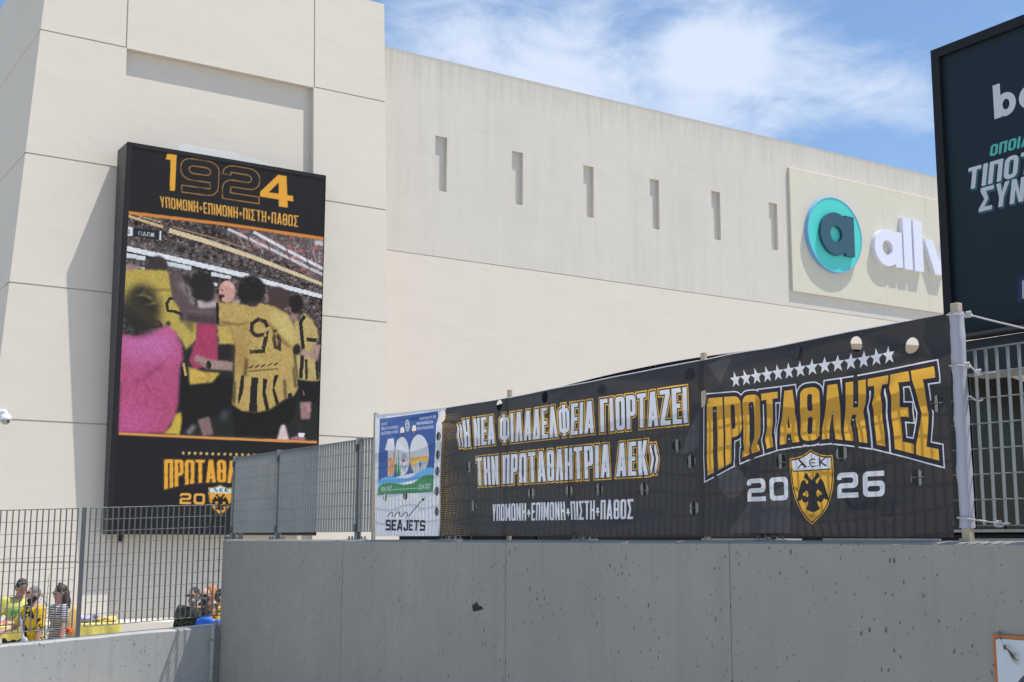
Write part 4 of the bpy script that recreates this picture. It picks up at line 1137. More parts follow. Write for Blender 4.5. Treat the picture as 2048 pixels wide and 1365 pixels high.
def build_wall_sign():
    t = thing('wall_sign', 'raised cream sign panel with turquoise disc and white relief lettering', 'sign', (33, SY, 9.5))
    yp = SY - .085
    p = MB(); p.box(28.0, 46.0, yp, SY - .002, 7.63, 11.58); bevel(p.build('panel', M['panel'], t), .012, 1)
    for x in np.arange(30.1, 45, 2.13):
        c = MB(); c.box(x - .005, x + .005, yp - .002, yp + .01, 7.66, 11.55); c.build('panel_joint', M['panel_joint'], t)
    DISC = mat('turquoise_face', (.075, .60, .53), .4); RIM = mat('pale_blue_rim', (.16, .40, .66), .4); DARKA = mat('slate_letter', (.028, .085, .12), .45); WH = mat('white_letter', (.70, .715, .82), .45)
    k = SY - .085; sc = lambda x: x
    # centres traced on the panel plane
    q = 1 / 4.015
    S = lambda a, b, y: (lambda p: (p[0], p[2]))(on_y(1560 + a * q, 320 + b * q, y))
    yd = yp - .14
    cx, cz = S(443, 604, yd); R = 1.215
    circ = [(cx + R * math.cos(a), cz + R * math.sin(a)) for a in np.linspace(0, 2 * math.pi, 73)[:-1]]
    inner = [(cx + (R - .032) * math.cos(a), cz + (R - .032) * math.sin(a)) for a in np.linspace(0, 2 * math.pi, 73)[:-1]]
    d = extrude_loops([inner], yd, yp, 0, 'disc', [DISC], t)
    extrude_loops([circ, inner[::-1]], yd - .012, yp, 0, 'disc_rim', [RIM], t)
    def a_loops(cx, cz, r, ri, stem, hgt, y):
        o = []
        n = 48
        ang = np.linspace(0, 2 * math.pi, n + 1)[:-1]
        # ring and stem as one outline
        xs = cx + r * .60; xe = xs + stem
        top = cz + hgt / 2; bot = cz - hgt / 2
        a0 = math.acos(.60)
        arc = [(cx + r * math.cos(v), cz + r * math.sin(v)) for v in np.linspace(a0, 2 * math.pi - a0, 40)]
        out = [(xe, bot), (xe, top), (xs, top), (xs, cz + r * math.sin(a0) - .03)] + arc + [(xs, cz - r * math.sin(a0) + .03), (xs, bot)]
        hole = [(cx + ri * math.cos(v), cz + ri * 1.0 * math.sin(v)) for v in ang][::-1]
        return [out, hole]
    ya = yd - .115
    ax, az = S(459, 596, ya)
    extrude_loops(a_loops(ax - .03, az, .69, .27, .40, 1.30, ya), ya, yd - .002, 0, 'disc_letter', [DARKA], t)
    yl = yp - .165
    ax, az = S(868, 706, yl)
    extrude_loops(a_loops(ax - .02, az, .615, .245, .34, 1.19, yl), yl, yp, 0, 'letter', [WH], t)
    zt = S(1020, 470, yl)[1]; zb = S(1030, 880, yl)[1]
    for a, b in ((990, 1055), (1072, 1142)):
        x0 = S(a, 600, yl)[0]; x1 = S(b, 600, yl)[0]
        extrude_loops([[(x0, zb), (x1, zb), (x1, zt), (x0, zt)]], yl, yp, 0, 'letter', [WH], t)
    xv = S(1160, 640, yl)[0]; zv = S(1160, 632, yl)[1]; w = 1.42
    extrude_loops([[(xv + .47, zb), (xv + .95, zb), (xv + w, zv), (xv + w - .42, zv), (xv + .71, zb + .42), (xv + .42, zv), (xv, zv)]], yl, yp, 0, 'letter', [WH], t)
    x = xv + w + .08
    extrude_loops([[(x + .35, zb), (x + .75, zb), (x + .93, zb + .6), (x + 1.11, zb), (x + 1.51, zb), (x + 1.86, zv), (x + 1.46, zv), (x + 1.28, zb + .5), (x + 1.08, zv), (x + .78, zv), (x + .58, zb + .5), (x + .40, zv), (x, zv)]], yl, yp, 0, 'letter', [WH], t)
build_wall_sign()


# ------------------------------------------------------------------ small fixed things
def build_wall_board():
    X = WX0 - .012
    t = thing('notice_board', 'white notice board with orange border and dark disc hung on the concrete wall', 'notice', (X, 3.2, -.9))
    OR = mat('orange_border', (.40, .13, .035), .5); WB = mat('board_white', (.52, .57, .61), .4); DK = mat('board_dark', (.045, .045, .05), .4); NV = mat('board_navy', (.03, .04, .10), .4)
    B = lambda x, y: (lambda p: (-p[1], p[2]))(on_x(x, y, X))
    def q(pts, name, m, d, th=.004):
        b = MB(); l = [(X - d, -u, v) for u, v in pts]; n = len(l); r = [(X - d + th, y, z) for _, y, z in l]
        b.add(l + r, [tuple(range(n))] + [(i, (i + 1) % n, n + (i + 1) % n, n + i) for i in range(n)]); return b.build(name, m, t)
    tl = B(1985, 1268.5); w, h = .62, .82
    q([(tl[0], tl[1] - h), (tl[0] + w, tl[1] - h), (tl[0] + w, tl[1]), (tl[0], tl[1])], 'border', OR, .001, .010)
    e = .020
    q([(tl[0] + e, tl[1] - h + e), (tl[0] + w - e, tl[1] - h + e), (tl[0] + w - e, tl[1] - e), (tl[0] + e, tl[1] - e)], 'board_face', WB, .004)
    c = (tl[0] + .31, tl[1] - .36); R = .225
    q([(c[0] + R * math.cos(a), c[1] + R * math.sin(a)) for a in np.linspace(0, 6.28, 60)[:-1]], 'disc_edge', NV, .007)
    q([(c[0] + (R - .012) * math.cos(a), c[1] + (R - .012) * math.sin(a)) for a in np.linspace(0, 6.28, 60)[:-1]], 'disc', DK, .009)
    b = MB()
    for px, py in ((1993, 1278), (2001, 1277.5), (1999.5, 1268)):
        p = on_x(px, py, X - .006); b.ball(p, .004, 8, 6)
    # fixings: each a separate pin
    for i, (px, py) in enumerate(((1993, 1278), (2001, 1277.5), (1987, 1331))):
        m_ = MB(); p = on_x(px, py, X - .008); m_.ball(p, .0038, 8, 6); m_.build('pin', M['black'], t)
    # dried sprig caught on the wire
    s = thing('dried_sprig', 'dry brown sprig on a thin wire dangling over the notice board corner', 'sprig', tuple(on_x(2001, 1270, X - .02)))
    BR = mat('dry_straw', (.13, .10, .085), .9)
    w_ = MB(); w_.tube([on_x(1999.3, 1262, X - .012), on_x(1999.5, 1271, X - .016), on_x(2001.5, 1278, X - .018), on_x(2007, 1290, X - .022)], .0008, 5); w_.build('wire', BR, s)
    kf = MB(); kf.ball(on_x(2009.5, 1295, X - .024), (.006, .009, .014), 8, 6); kf.build('knot', BR, s)
    rr_ = random.Random(2); st = MB()
    a = np.array(on_x(2010, 1294, X - .024)); e_ = np.array(on_x(2035, 1323, X - .02))
    for k in range(26):
        u = rr_.uniform(.35, 1.05); off = np.array([rr_.uniform(-.012, .006), rr_.gauss(0, .009) * u, rr_.gauss(0, .009) * u])
        m_ = a + (e_ - a) * u * .5 + off * .3; st.tube([a, m_, a + (e_ - a) * u + off], .0008, 4)
    st.build('straw', BR, s)
    q_ = MB(); q_.ball(on_x(1999.5, 1267, X - .012), (.006, .008, .012), 8, 6); q_.build('hook', mat('rusty_hook', (.12, .10, .07), .8), s)
    # broken-out hole in the concrete
    hz = on_x(955, 1217, WX0); 
    d = MB(); rr2 = random.Random(9); pts = []
    outl = [(-.085, .012), (-.07, .032), (-.045, .028), (-.03, .046), (-.005, .05), (.008, .03), (.045, .018), (.062, .022), (.085, .004), (.08, -.012), (.055, -.008), (.03, -.016), (0, -.024), (-.02, -.02), (-.045, -.034), (-.07, -.022)]
    n = len(outl); o0 = [(WX0 - .0015, hz[1] - u, hz[2] + v) for u, v in outl]; o1 = [(WX0 - .001, hz[1] - u * .5, hz[2] + v * .5) for u, v in outl]
    d.add(o0 + o1, [(i, (i + 1) % n, n + (i + 1) % n, n + i) for i in range(n)] + [tuple(range(n, 2 * n))])
    tag(d.build('spalled_hole', mat('dark_hole', (.028, .026, .025), .95)), 'ragged dark broken hole near the middle of the tall concrete wall', 'hole')
build_wall_board()


def build_dome():
    Y = 26.28; p = on_y(9, 835, Y); x, z = p[0], p[2]; K = .62
    yw = 26.25 + .06 * z
    t = thing('security_camera', 'white dome security camera on the tower wall at the far left', 'camera', (x, yw, z))
    W = M['white']; Q = lambda o: (o.data.transform(Matrix.Scale(K, 4)), o)[1]; b = MB(); b.box(x - .30, x + .08, yw - .06, yw - .002, z + .05, z + .27); bevel(Q(b.build('mount_plate', W, t)), .006)
    a = MB(); a.tube([(x - .05, yw - .05, z + .15), (x - .0, yw - .25, z + .16), (x + .01, yw - .33, z + .12), (x + .01, yw - .34, z + .02)], [.06, .06, .07, .08], 14); Q(a.build('arm', W, t, True))
    h = MB(); pr = [(.03, .10), (.10, .085), (.15, .03), (.168, -.04), (.17, -.085), (.15, -.09)]
    vs = []; fs = []; n = 24
    for r, zz in pr:
        for k in range(n): vs.append((x + .01 + r * math.cos(2 * math.pi * k / n), yw - .34 + r * math.sin(2 * math.pi * k / n), z + zz))
    for i in range(len(pr) - 1):
        for k in range(n): fs.append((i * n + k, i * n + (k + 1) % n, (i + 1) * n + (k + 1) % n, (i + 1) * n + k))
    fs.append(tuple(range(n))); h.add(vs, fs); Q(h.build('housing', W, t, True))
    g = MB(); g.ball((x + .01, yw - .34, z - .09), (.142, .142, .16), 24, 14); Q(g.build('dome', mat('smoked_dome', (.30, .30, .29), .15), t, True))
    s = MB(); s.ball((x + .06, yw - .47, z - .15), (.03, .02, .045), 10, 8); Q(s.build('lens', M['black'], t, True))
build_dome()


def build_blocks():
    """pale slotted plastic barrier feet seen in the strip under the banner and past the post"""
    def foot(x, y, label, w=1.0):
        t = thing('barrier_block', label, 'block', (x, y, GROUND), 'pale slotted blocks behind the fence')
        b = MB()
        b.box(x, x + .5, y - .55 * w, y + .55 * w, GROUND, -.02)
        bevel(b.build('body', M['offwhite'], t), .02, 1)
        for k in range(5):
            s = MB(); yy = y - .42 * w + k * .21 * w; s.box(x - .006, x + .03, yy - .045, yy + .045, -.095, -.055); s.build('slot', M['black'], t)
        c = MB(); c.box(x + .02, x + .45, y - .5 * w, y + .5 * w, -.02, .03); c.build('rim', M['offwhite'], t)
        return t
    proto = foot(7.6, 8.30, 'pale slotted plastic block seen under the dark banner, below the year lettering', .8)
    for y, lab in ((6.85, 'pale slotted plastic block seen under the banner corner, beside the wrapped post'), (5.55, 'pale slotted plastic block right of the wrapped post, below the fence')):
        c = copy_tree(proto); c.location = (7.6, y, GROUND); c['label'] = lab
    k = thing('kiosk_base', 'dark low cabinet standing behind the fence grating under the advertising screen', 'cabinet', (9.6, 7, GROUND))
    b = MB(); b.box(9.2, 10.0, 3.0, 13.6, GROUND, .085); bevel(b.build('cabinet_body', M['black'], k), .02, 1)
    r = MB(); r.box(9.16, 10.04, 2.96, 13.64, .087, .11); r.build('cabinet_top', M['offwhite'], k)
build_blocks()

# ------------------------------------------------------------------ the tall video screen on the tower
def build_video_screen():
    t = thing('video_screen', 'tall black video screen on the tower showing celebrating footballers in yellow', 'screen', (9.35, 26.0, .1))
    YF = 25.9; x0, x1 = 7.085, 11.615; z0, z1 = .105, 8.245
    bl, br_, bt, bb = .105, .02, .095, .012
    f = MB(); D = .06
    f.box(x0, x0 + bl, YF, YF + D, z0, z1); f.box(x1 - br_, x1, YF, YF + D, z0, z1); f.box(x0 + bl, x1 - br_, YF, YF + D, z1 - bt, z1); f.box(x0 + bl, x1 - br_, YF, YF + D, z0, z0 + bb)
    bevel(f.build('bezel', M['black'], t), .006, 1)
    h = MB(); yb = lambda z: 26.25 + .06 * z + .0
    h.hexa([(x0 + .004, YF + D, z0 + .004), (x1 - .004, YF + D, z0 + .004), (x1 - .004, yb(z0) - .02, z0 + .004), (x0 + .004, yb(z0) - .02, z0 + .004)],
           [(x0 + .004, YF + D, z1 - .004), (x1 - .004, YF + D, z1 - .004), (x1 - .004, yb(z1) - .1, z1 - .004), (x0 + .004, yb(z1) - .1, z1 - .004)])
    h.build('cabinet', M['black_side'], t)
    br = MB(); br.box(7.4, 7.46, 26.0, 26.2, z0 - .16, z0 + .004); br.build('bracket', M['black'], t)
    # --- the picture, one coloured diode per grid point
    NX, NZ = 300, 540
    X = np.linspace(x0 + bl, x1 - br_, NX); Z = np.linspace(z0 + bb, z1 - bt, NZ)
    gx, gz = np.meshgrid(X, Z)
    P = np.stack([gx.ravel(), np.full(gx.size, YF + .012), gz.ravel()], 1)
    den = P @ FWD; PX = 1024 + FOCAL * (P @ RIGHT) / den; PY = 682.5 - FOCAL * (P @ UP) / den
    pts = np.c_[PX, PY]
    img = np.empty((NZ, NX, 3)); img[:] = (30, 30, 33)
    def blur(m, k):
        for _ in range(2):
            for ax in (0, 1):
                c = np.cumsum(np.concatenate([np.repeat(np.take(m, [0], ax), k + 1, ax), m, np.repeat(np.take(m, [-1], ax), k, ax)], ax), ax)
                n = m.shape[ax]; m = (np.take(c, range(2 * k + 1, 2 * k + 1 + n), ax) - np.take(c, range(0, n), ax)) / (2 * k + 1)
        return m
    def mask(loops, k=1):
        if k == 0: m = sum(inside(pts + np.array(o), loops).astype(float) for o in ((.33, .33), (-.33, .33), (.33, -.33), (-.33, -.33))).reshape(NZ, NX) / 4
        else: m = inside(pts, loops).reshape(NZ, NX).astype(float)
        k = max(0, k - 1) if k < 5 else k
        return blur(m, k) if k else m
    def put(m, c, a=1.0):
        m = (m * a)[..., None]; img[:] = img * (1 - m) + np.array(c, float) * m
    def noise2(cx, cz, seed):
        r = np.random.default_rng(seed).random((int(cz), int(cx))); u = np.linspace(0, cx - 1.001, NX); v = np.linspace(0, cz - 1.001, NZ)
        iu = u.astype(int); iv = v.astype(int); fu = u - iu; fv = (v - iv)[:, None]
        return (r[iv][:, iu] * (1 - fu) + r[iv][:, iu + 1] * fu) * (1 - fv) + (r[iv + 1][:, iu] * (1 - fu) + r[iv + 1][:, iu + 1] * fu) * fv
    z2 = lambda x, y: (x / 4.267 + 200, y / 4.267 + 260)
    z3 = lambda x, y: (x / 4.0146 + 200, y / 4.0146 + 560)
    z4 = lambda x, y: (x / 4.267 + 200, y / 4.267 + 860)
    L2 = lambda *p: [[z2(a, b) for a, b in zip(p[::2], p[1::2])]]
    L3 = lambda *p: [[z3(a, b) for a, b in zip(p[::2], p[1::2])]]
    E3 = lambda cx, cy, rx, ry: [[z3(cx + rx * math.cos(q), cy + ry * math.sin(q)) for q in np.linspace(0, 6.28, 26)[:-1]]]
    def line(zf, pts_, w, c, k=1, a=1.0):
        o = []; b = []
        for i, p in enumerate(pts_):
            q0 = pts_[max(0, i - 1)]; q1 = pts_[min(len(pts_) - 1, i + 1)]; dx, dy = q1[0] - q0[0], q1[1] - q0[1]; L = math.hypot(dx, dy); ww = w[i] if hasattr(w, '__len__') else w
            o.append(zf(p[0] - dy / L * ww / 2, p[1] + dx / L * ww / 2)); b.append(zf(p[0] + dy / L * ww / 2, p[1] - dx / L * ww / 2))
        put(mask([o + b[::-1]], k), c, a)
    # faint specks on the black ground
    sp = (noise2(120, 220, 3) > .955).astype(float); put(blur(sp, 1), (70, 52, 40), .35)
    video = [[z2(232, 715), z2(1908, 938), z4(1850, 108), z4(160, 30)]]
    V = mask(video, 0)
    n1 = noise2(75, 140, 1); n2 = noise2(150, 270, 2); n3 = noise2(18, 36, 4); n4 = noise2(40, 160, 6)
    crowd = np.stack([48 + 135 * (n1 * .4 + n2 * .6 - .36) + 34 * (n3 - .5)] * 3, -1) + np.array([9, 0, 1])
    hot = np.clip((n2 - .72) * 5, 0, 1)[..., None]; crowd = crowd * (1 - hot * .5) + np.array([190, 165, 150]) * hot * .5
    img[:] = img * (1 - V[..., None]) + np.clip(crowd, 18, 235) * V[..., None]
    up = mask(L2(1000, 830, 1908, 950, 1905, 1300, 1500, 1080), 6); put(up * V, (128, 112, 116), .55)
    red = np.clip((n4 - .62) * 5, 0, 1) * up * V; put(red, (205, 110, 95), .7)
    blu = np.clip((noise2(50, 150, 8) - .66) * 5, 0, 1) * up * V; put(blu, (190, 200, 225), .6)
    line(z2, [(240, 735), (540, 832)], 22, (205, 180, 130)); line(z2, [(330, 735), (520, 790)], 9, (185, 165, 130))
    line(z2, [(590, 858), (900, 950), (1300, 1085), (1900, 1320)], [38, 40, 36, 26], (214, 196, 158)); line(z2, [(620, 830), (1000, 930), (1300, 1030)], 12, (150, 118, 100))
    line(z2, [(1090, 845), (1420, 1000), (1700, 1140), (1900, 1235)], 22, (196, 198, 210)); line(z2, [(1310, 872), (1600, 1030), (1902, 1185)], 24, (214, 220, 236))
    for k in range(9): line(z2, [(1180 + 80 * k, 890 + 18 * k), (1230 + 80 * k, 1010 + 26 * k)], 12, (70, 52, 55) if k % 2 else (178, 160, 165), 1, .6)
    put(mask(L2(1820, 940, 1906, 945, 1904, 1000, 1840, 975), 2), (205, 215, 225), .8)
    for k in range(4): line(z2, [(225, 935 + 18 * k), (700, 1055 + 20 * k), (1500, 1285 + 22 * k)], 5, (150, 146, 150), 0, .6)
    line(z2, [(215, 1010), (560, 1085), (1250, 1246), (1420, 1300), (1900, 1425)], [40, 40, 40, 38, 34], (214, 222, 236)); line(z2, [(215, 1042), (560, 1118), (1250, 1285)], 16, (36, 38, 44))
    put(mask(L2(215, 1048, 388, 1082, 384, 1118, 215, 1085), 1), (205, 216, 228)); put(mask(L2(560, 1120, 780, 1165, 776, 1200, 570, 1160), 1), (200, 212, 226))
    put(mask(L2(950, 1212, 1122, 1250, 1116, 1275, 950, 1248), 1), (200, 212, 226)); put(mask(L2(215, 1150, 382, 1178, 380, 1200, 215, 1180), 1), (190, 200, 214)); put(mask(L2(850, 1280, 1000, 1310, 1000, 1336, 850, 1306), 1), (196, 206, 220))
    # pitch behind the legs
    put(mask(L3(600, 520, 1060, 600, 1600, 560, 1765, 480, 1755, 1300, 155, 1230), 4) * V, (33, 38, 36))
    # far heads
    for e, c, k in ((E3(290, -30, 80, 70), (58, 52, 54), 2), (E3(70 + 170, -70, 60, 55), (150, 118, 118), 2), (E3(820, 60, 90, 120), (36, 33, 36), 2), (E3(1425, 150, 95, 95), (70, 56, 56), 2), (E3(900, 160, 60, 60), (140, 110, 108), 2)): put(mask(e, k) * V, c)
    put(mask(E3(1022, 95, 68, 88), 1), (203, 152, 142)); put(mask(E3(975, 130, 26, 14), 1), (90, 55, 52))
    put(mask(L3(780, 160, 930, 172, 950, 230, 790, 260), 2), (176, 164, 168))
    put(mask(E3(461, -112, 84, 80), 2), (58, 52, 54)); put(mask(E3(254, -58, 62, 56), 2), (158, 124, 124)); put(mask(E3(600, -40, 40, 60), 3), (96, 84, 88), .8)
    put(mask(E3(700, 60, 48, 80), 2), (150, 122, 120)); put(mask(E3(690, 10, 56, 46), 2), (50, 44, 46)); line(z3, [(672, 50), (684, 64)], 10, (60, 44, 44)); line(z3, [(662, 100), (684, 108)], 8, (84, 52, 54))
    put(mask(E3(815, 50, 100, 105), 2), (36, 33, 36)); put(mask(E3(860, 120, 60, 60), 3), (40, 36, 40)); put(mask(L3(1060, 150, 1130, 160, 1120, 200, 1060, 195), 2), (170, 150, 150))
    # yellow shirt on the left with its number
    put(mask(L3(190, -70, 300, -85, 540, -75, 580, 0, 600, 90, 640, 200, 640, 330, 778, 340, 775, 480, 690, 560, 655, 480, 560, 400, 480, 330, 185, 200), 2), (186, 166, 72))
    put(mask(L3(250, 60, 560, 75, 590, 88, 430, 96), 2), (120, 104, 40), .7)
    line(z3, [(612, 155), (560, 150), (535, 190), (545, 250), (600, 255), (650, 275)], 26, (40, 38, 34)); line(z3, [(545, 335), (550, 372)], 34, (48, 42, 44), 2)
    put(mask(L3(640, 320, 760, 330, 745, 430, 715, 400), 3), (110, 96, 60), .8)
    # red bib and shorts of the middle player
    put(mask(L3(660, 660, 720, 840, 960, 780, 1070, 790, 1060, 1000, 900, 1110, 740, 1165, 640, 1240, 622, 1000), 2), (24, 24, 26))
    put(mask(L3(785, 325, 930, 340, 950, 640, 760, 730, 715, 650, 770, 480), 2), (172, 52, 96)); put(mask(L3(710, 700, 830, 735, 965, 748, 900, 825, 720, 842), 2), (205, 172, 70))
    put(mask(L3(940, 365, 1050, 380, 1085, 520, 960, 520), 2), (196, 166, 78)); put(mask(L3(950, 520, 1090, 520, 1080, 640, 950, 640), 2), (34, 32, 32))
    line(z3, [(760, 620), (870, 680), (1065, 695)], [50, 80, 74], (160, 130, 126), 2); put(mask(E3(872, 685, 22, 34), 1), (28, 26, 28))
    line(z3, [(830, 1110), (850, 1180), (870, 1250)], [100, 92, 84], (134, 104, 106), 2); line(z3, [(700, 1240), (760, 1170)], 40, (150, 150, 156), 3, .7); line(z3, [(985, 1130), (1010, 1050)], 50, (92, 90, 100), 4, .6)
    # player with the big number
    put(mask(L3(1050, 1000, 1270, 1065, 1480, 955, 1590, 900, 1560, 1100, 1430, 1250, 1080, 1250), 2), (22, 22, 24))
    put(mask(L3(950, 182, 1100, 186, 1200, 210, 1285, 186, 1400, 215, 1520, 280, 1560, 390, 1602, 480, 1585, 550, 1550, 560, 1592, 870, 1560, 930, 1480, 960, 1370, 1040, 1270, 1065, 1140, 1055, 1060, 1000, 1080, 760, 1090, 560, 1055, 400, 950, 350), 2), (188, 160, 88))
    put(mask(L3(1380, 230, 1520, 300, 1600, 480, 1575, 545, 1480, 470, 1360, 320), 3), (200, 186, 110), .8); put(mask(L3(1100, 480, 1180, 520, 1170, 760, 1085, 760), 5), (178, 138, 70), .6)
    put(mask(L3(960, 330, 1110, 350, 1230, 335, 1110, 375, 980, 362), 2), (120, 96, 50), .7); put(mask(L3(1350, 320, 1420, 420, 1545, 545, 1500, 540, 1390, 450), 2), (128, 104, 56), .7)
    for s_ in ((1132, 770, 1160, 765, 1150, 900, 1112, 1010, 1108, 960), (1218, 780, 1272, 785, 1262, 900, 1262, 1062, 1196, 1060, 1205, 900), (1310, 790, 1345, 800, 1330, 900, 1362, 1042, 1330, 1050, 1306, 930), (1396, 770, 1436, 760, 1400, 870, 1440, 990, 1412, 1010, 1384, 890), (1505, 915, 1540, 905, 1545, 940, 1510, 950)): put(mask(L3(*s_), 1), (36, 32, 30))
    line(z3, [(1345, 380), (1325, 335), (1270, 318), (1222, 352), (1215, 410), (1250, 448), (1330, 440), (1340, 400), (1330, 480), (1310, 555)], 34, (44, 38, 32)); line(z3, [(1200, 580), (1325, 572)], 32, (40, 34, 30))
    line(z3, [(1420, 420), (1395, 470), (1410, 545), (1440, 570), (1440, 480), (1400, 400)], 30, (58, 48, 40)); 
    for k in range(5): line(z3, [(1195 + 50 * k, 712 - 6 * k), (1228 + 50 * k, 690 - 6 * k)], 14, (70, 58, 40)); line(z3, [(1190, 735), (1430, 715)], 10, (110, 88, 52))
    line(z3, [(600, -60), (640, 120), (700, 235), (800, 290), (945, 285)], [100, 130, 110, 120, 130], (92, 76, 80), 2); line(z3, [(640, 20), (720, 110)], 60, (150, 138, 142), 4, .7); line(z3, [(680, 300), (940, 335)], 40, (58, 46, 50), 4, .8)
    line(z3, [(942, 185), (945, 355)], 24, (30, 28, 30)); put(mask(E3(1215, 85, 112, 118), 2), (30, 28, 30)); put(mask(L3(1180, 180, 1290, 175, 1250, 215, 1200, 215), 2), (60, 48, 48))
    # player on the right edge
    put(mask(E3(1572, 195, 58, 78), 2), (32, 27, 28)); line(z3, [(1560, 270), (1550, 330)], 60, (150, 116, 110), 2)
    put(mask(L3(1560, 330, 1600, 330, 1640, 262, 1700, 320, 1748, 400, 1752, 480, 1715, 560, 1765, 805, 1700, 828, 1590, 800, 1565, 560), 2), (188, 168, 100))
    line(z3, [(1645, 290), (1610, 340), (1630, 540), (1612, 790)], 30, (34, 30, 32)); line(z3, [(1655, 480), (1740, 485)], 30, (30, 28, 30)); line(z3, [(1655, 640), (1658, 800)], 22, (34, 30, 32)); line(z3, [(1735, 660), (1748, 800)], 20, (34, 30, 32))
    line(z3, [(1740, 520), (1735, 620), (1610, 575)], [70, 66, 50], (172, 136, 134), 2); put(mask(E3(1580, 560, 32, 44), 2), (36, 32, 34))
    put(mask(L3(1590, 805, 1765, 822, 1742, 990, 1600, 985), 2), (24, 24, 27)); line(z3, [(1650, 980), (1650, 1120)], [90, 76], (156, 118, 120), 2); line(z3, [(1600, 1120), (1610, 1260)], 50, (40, 40, 46), 2)
    line(z3, [(1630, 890), (1640, 930), (1628, 920)], 8, (190, 110, 80), 1, .8)
    put(mask(L3(1420, 1290, 1450, 1170, 1485, 1160, 1522, 1290), 2), (214, 190, 196)); put(mask(L3(1530, 1270, 1600, 1245, 1645, 1260, 1655, 1290, 1530, 1290), 2), (170, 110, 130)); put(mask(L3(1590, 1232, 1645, 1232, 1635, 1262, 1600, 1262), 1), (225, 225, 232))
    # the near figure in pink, out of focus
    put(mask(L3(170, 445, 290, 450, 430, 405, 540, 368, 612, 420, 660, 540, 668, 640, 640, 710, 628, 1000, 600, 1110, 520, 1236, 150, 1228), 3), (182, 72, 122))
    put(mask(L3(170, 440, 540, 372, 640, 520, 600, 620, 200, 660), 14) * mask(L3(170, 445, 290, 450, 430, 405, 540, 368, 612, 420, 660, 540, 668, 640, 640, 710, 628, 1000, 160, 1000), 2), (198, 108, 178), .8)
    put(mask(L3(150, 1000, 420, 1040, 400, 1240, 150, 1230), 10) * V, (196, 84, 156), .55); line(z3, [(280, 830), (420, 740), (500, 680)], 22, (120, 40, 92), 4, .7)
    put(mask(L3(605, 1080, 655, 1060, 656, 1140, 640, 1246, 510, 1238, 570, 1180), 2), (205, 176, 60)); line(z3, [(670, 670), (690, 770)], 18, (200, 170, 90), 1)
    put(mask(E3(335, 240, 148, 200), 6), (38, 36, 39))
    rs = np.random.default_rng(21)
    for (cx, cy, sx, sy, n_, ang, dk, lt) in ((1300, 520, 190, 260, 34, 1.2, (138, 110, 58), (226, 210, 130)), (420, 130, 150, 120, 12, .2, (160, 138, 44), (228, 214, 96)), (1680, 560, 60, 200, 12, 1.4, (132, 112, 66), (222, 206, 136)),
                                             (400, 850, 170, 260, 30, 1.0, (140, 40, 92), (206, 104, 160)), (850, 520, 70, 150, 14, 1.3, (120, 34, 66), (196, 78, 120)), (820, 780, 90, 40, 8, .1, (140, 110, 44), (220, 192, 96)), (1300, 1130, 220, 80, 12, 1.3, (12, 12, 14), (40, 40, 44)), (800, 960, 120, 120, 12, 1.3, (14, 14, 16), (42, 42, 46))):
        for _ in range(n_):
            x_, y_ = cx + rs.normal() * sx * .5, cy + rs.normal() * sy * .5; a_ = ang + rs.normal() * .5; l_ = rs.uniform(30, 90)
            line(z3, [(x_ - math.cos(a_) * l_, y_ - math.sin(a_) * l_), (x_ + rs.normal() * 8, y_), (x_ + math.cos(a_) * l_, y_ + math.sin(a_) * l_)], [3, rs.uniform(7, 15), 3], dk if rs.random() < .55 else lt, 2, .38)
    for s_ in ((1165, 620, 1190, 640, 1178, 780, 1150, 760), (1070, 820, 1092, 820, 1085, 1005, 1062, 985), (1470, 800, 1492, 800, 1500, 950, 1478, 955), (1545, 700, 1560, 700, 1582, 860, 1560, 870)): put(mask(L3(*s_), 2), (66, 54, 38), .75)
    put(mask(L3(1095, 380, 1200, 370, 1190, 720, 1085, 760), 9), (140, 108, 60), .35); put(mask(L3(200, 90, 500, 330, 480, 400, 180, 200), 8), (120, 104, 46), .35)
    # light on skin and hair, features of the far face
    line(z3, [(1000, 40), (1040, 30), (1070, 70)], 16, (228, 190, 184), 2, .8); line(z3, [(960, 80), (990, 84)], 9, (80, 50, 48), 1); put(mask(E3(968, 140, 16, 20), 1), (60, 30, 30)); line(z3, [(1085, 60), (1092, 120), (1070, 175)], 14, (132, 96, 92), 2, .7)
    for x_, y_ in ((1170, -20), (1210, -32), (1250, -20), (1150, 20), (1290, 30), (1230, 10), (1190, 60)): put(mask(E3(x_, y_, 20, 14), 1), (52, 48, 50), .5)
    line(z3, [(1330, 110), (1345, 150), (1330, 185)], 26, (150, 122, 122), 2, .8); line(z3, [(1520, 215), (1530, 260)], 22, (140, 104, 98), 1, .8)
    line(z3, [(690, 60), (705, 110)], 22, (60, 50, 54), 2, .8); line(z3, [(720, 150), (760, 200)], 30, (176, 168, 172), 3, .6); line(z3, [(1660, 1000), (1690, 1060)], 24, (196, 150, 150), 2, .7); line(z3, [(700, 250), (900, 260)], 14, (128, 108, 112), 2, .6)
    for k_ in range(5): line(z3, [(770 + 22 * k_, 650 + 5 * k_), (782 + 22 * k_, 700 + 4 * k_)], 5, (112, 82, 80), 0, .8)
    rip = np.sin((PX * .62 + PY * .95) * 1.05).reshape(NZ, NX) * (.55 + .9 * noise2(9, 17, 31)); fine = noise2(150, 270, 33) - .5
    img[:] = np.where(V[..., None] > 0, img * (1 + .04 * rip + .17 * fine)[..., None] + np.stack([7 * rip, -4 * rip, 5 * np.roll(rip, 2, 1)], -1) * np.clip(img.mean(-1, keepdims=True) / 120, 0, 1), img)
    grey = img.mean(-1, keepdims=True); img[:] = np.where(V[..., None] > 0, grey + (img - grey) * .86, img)
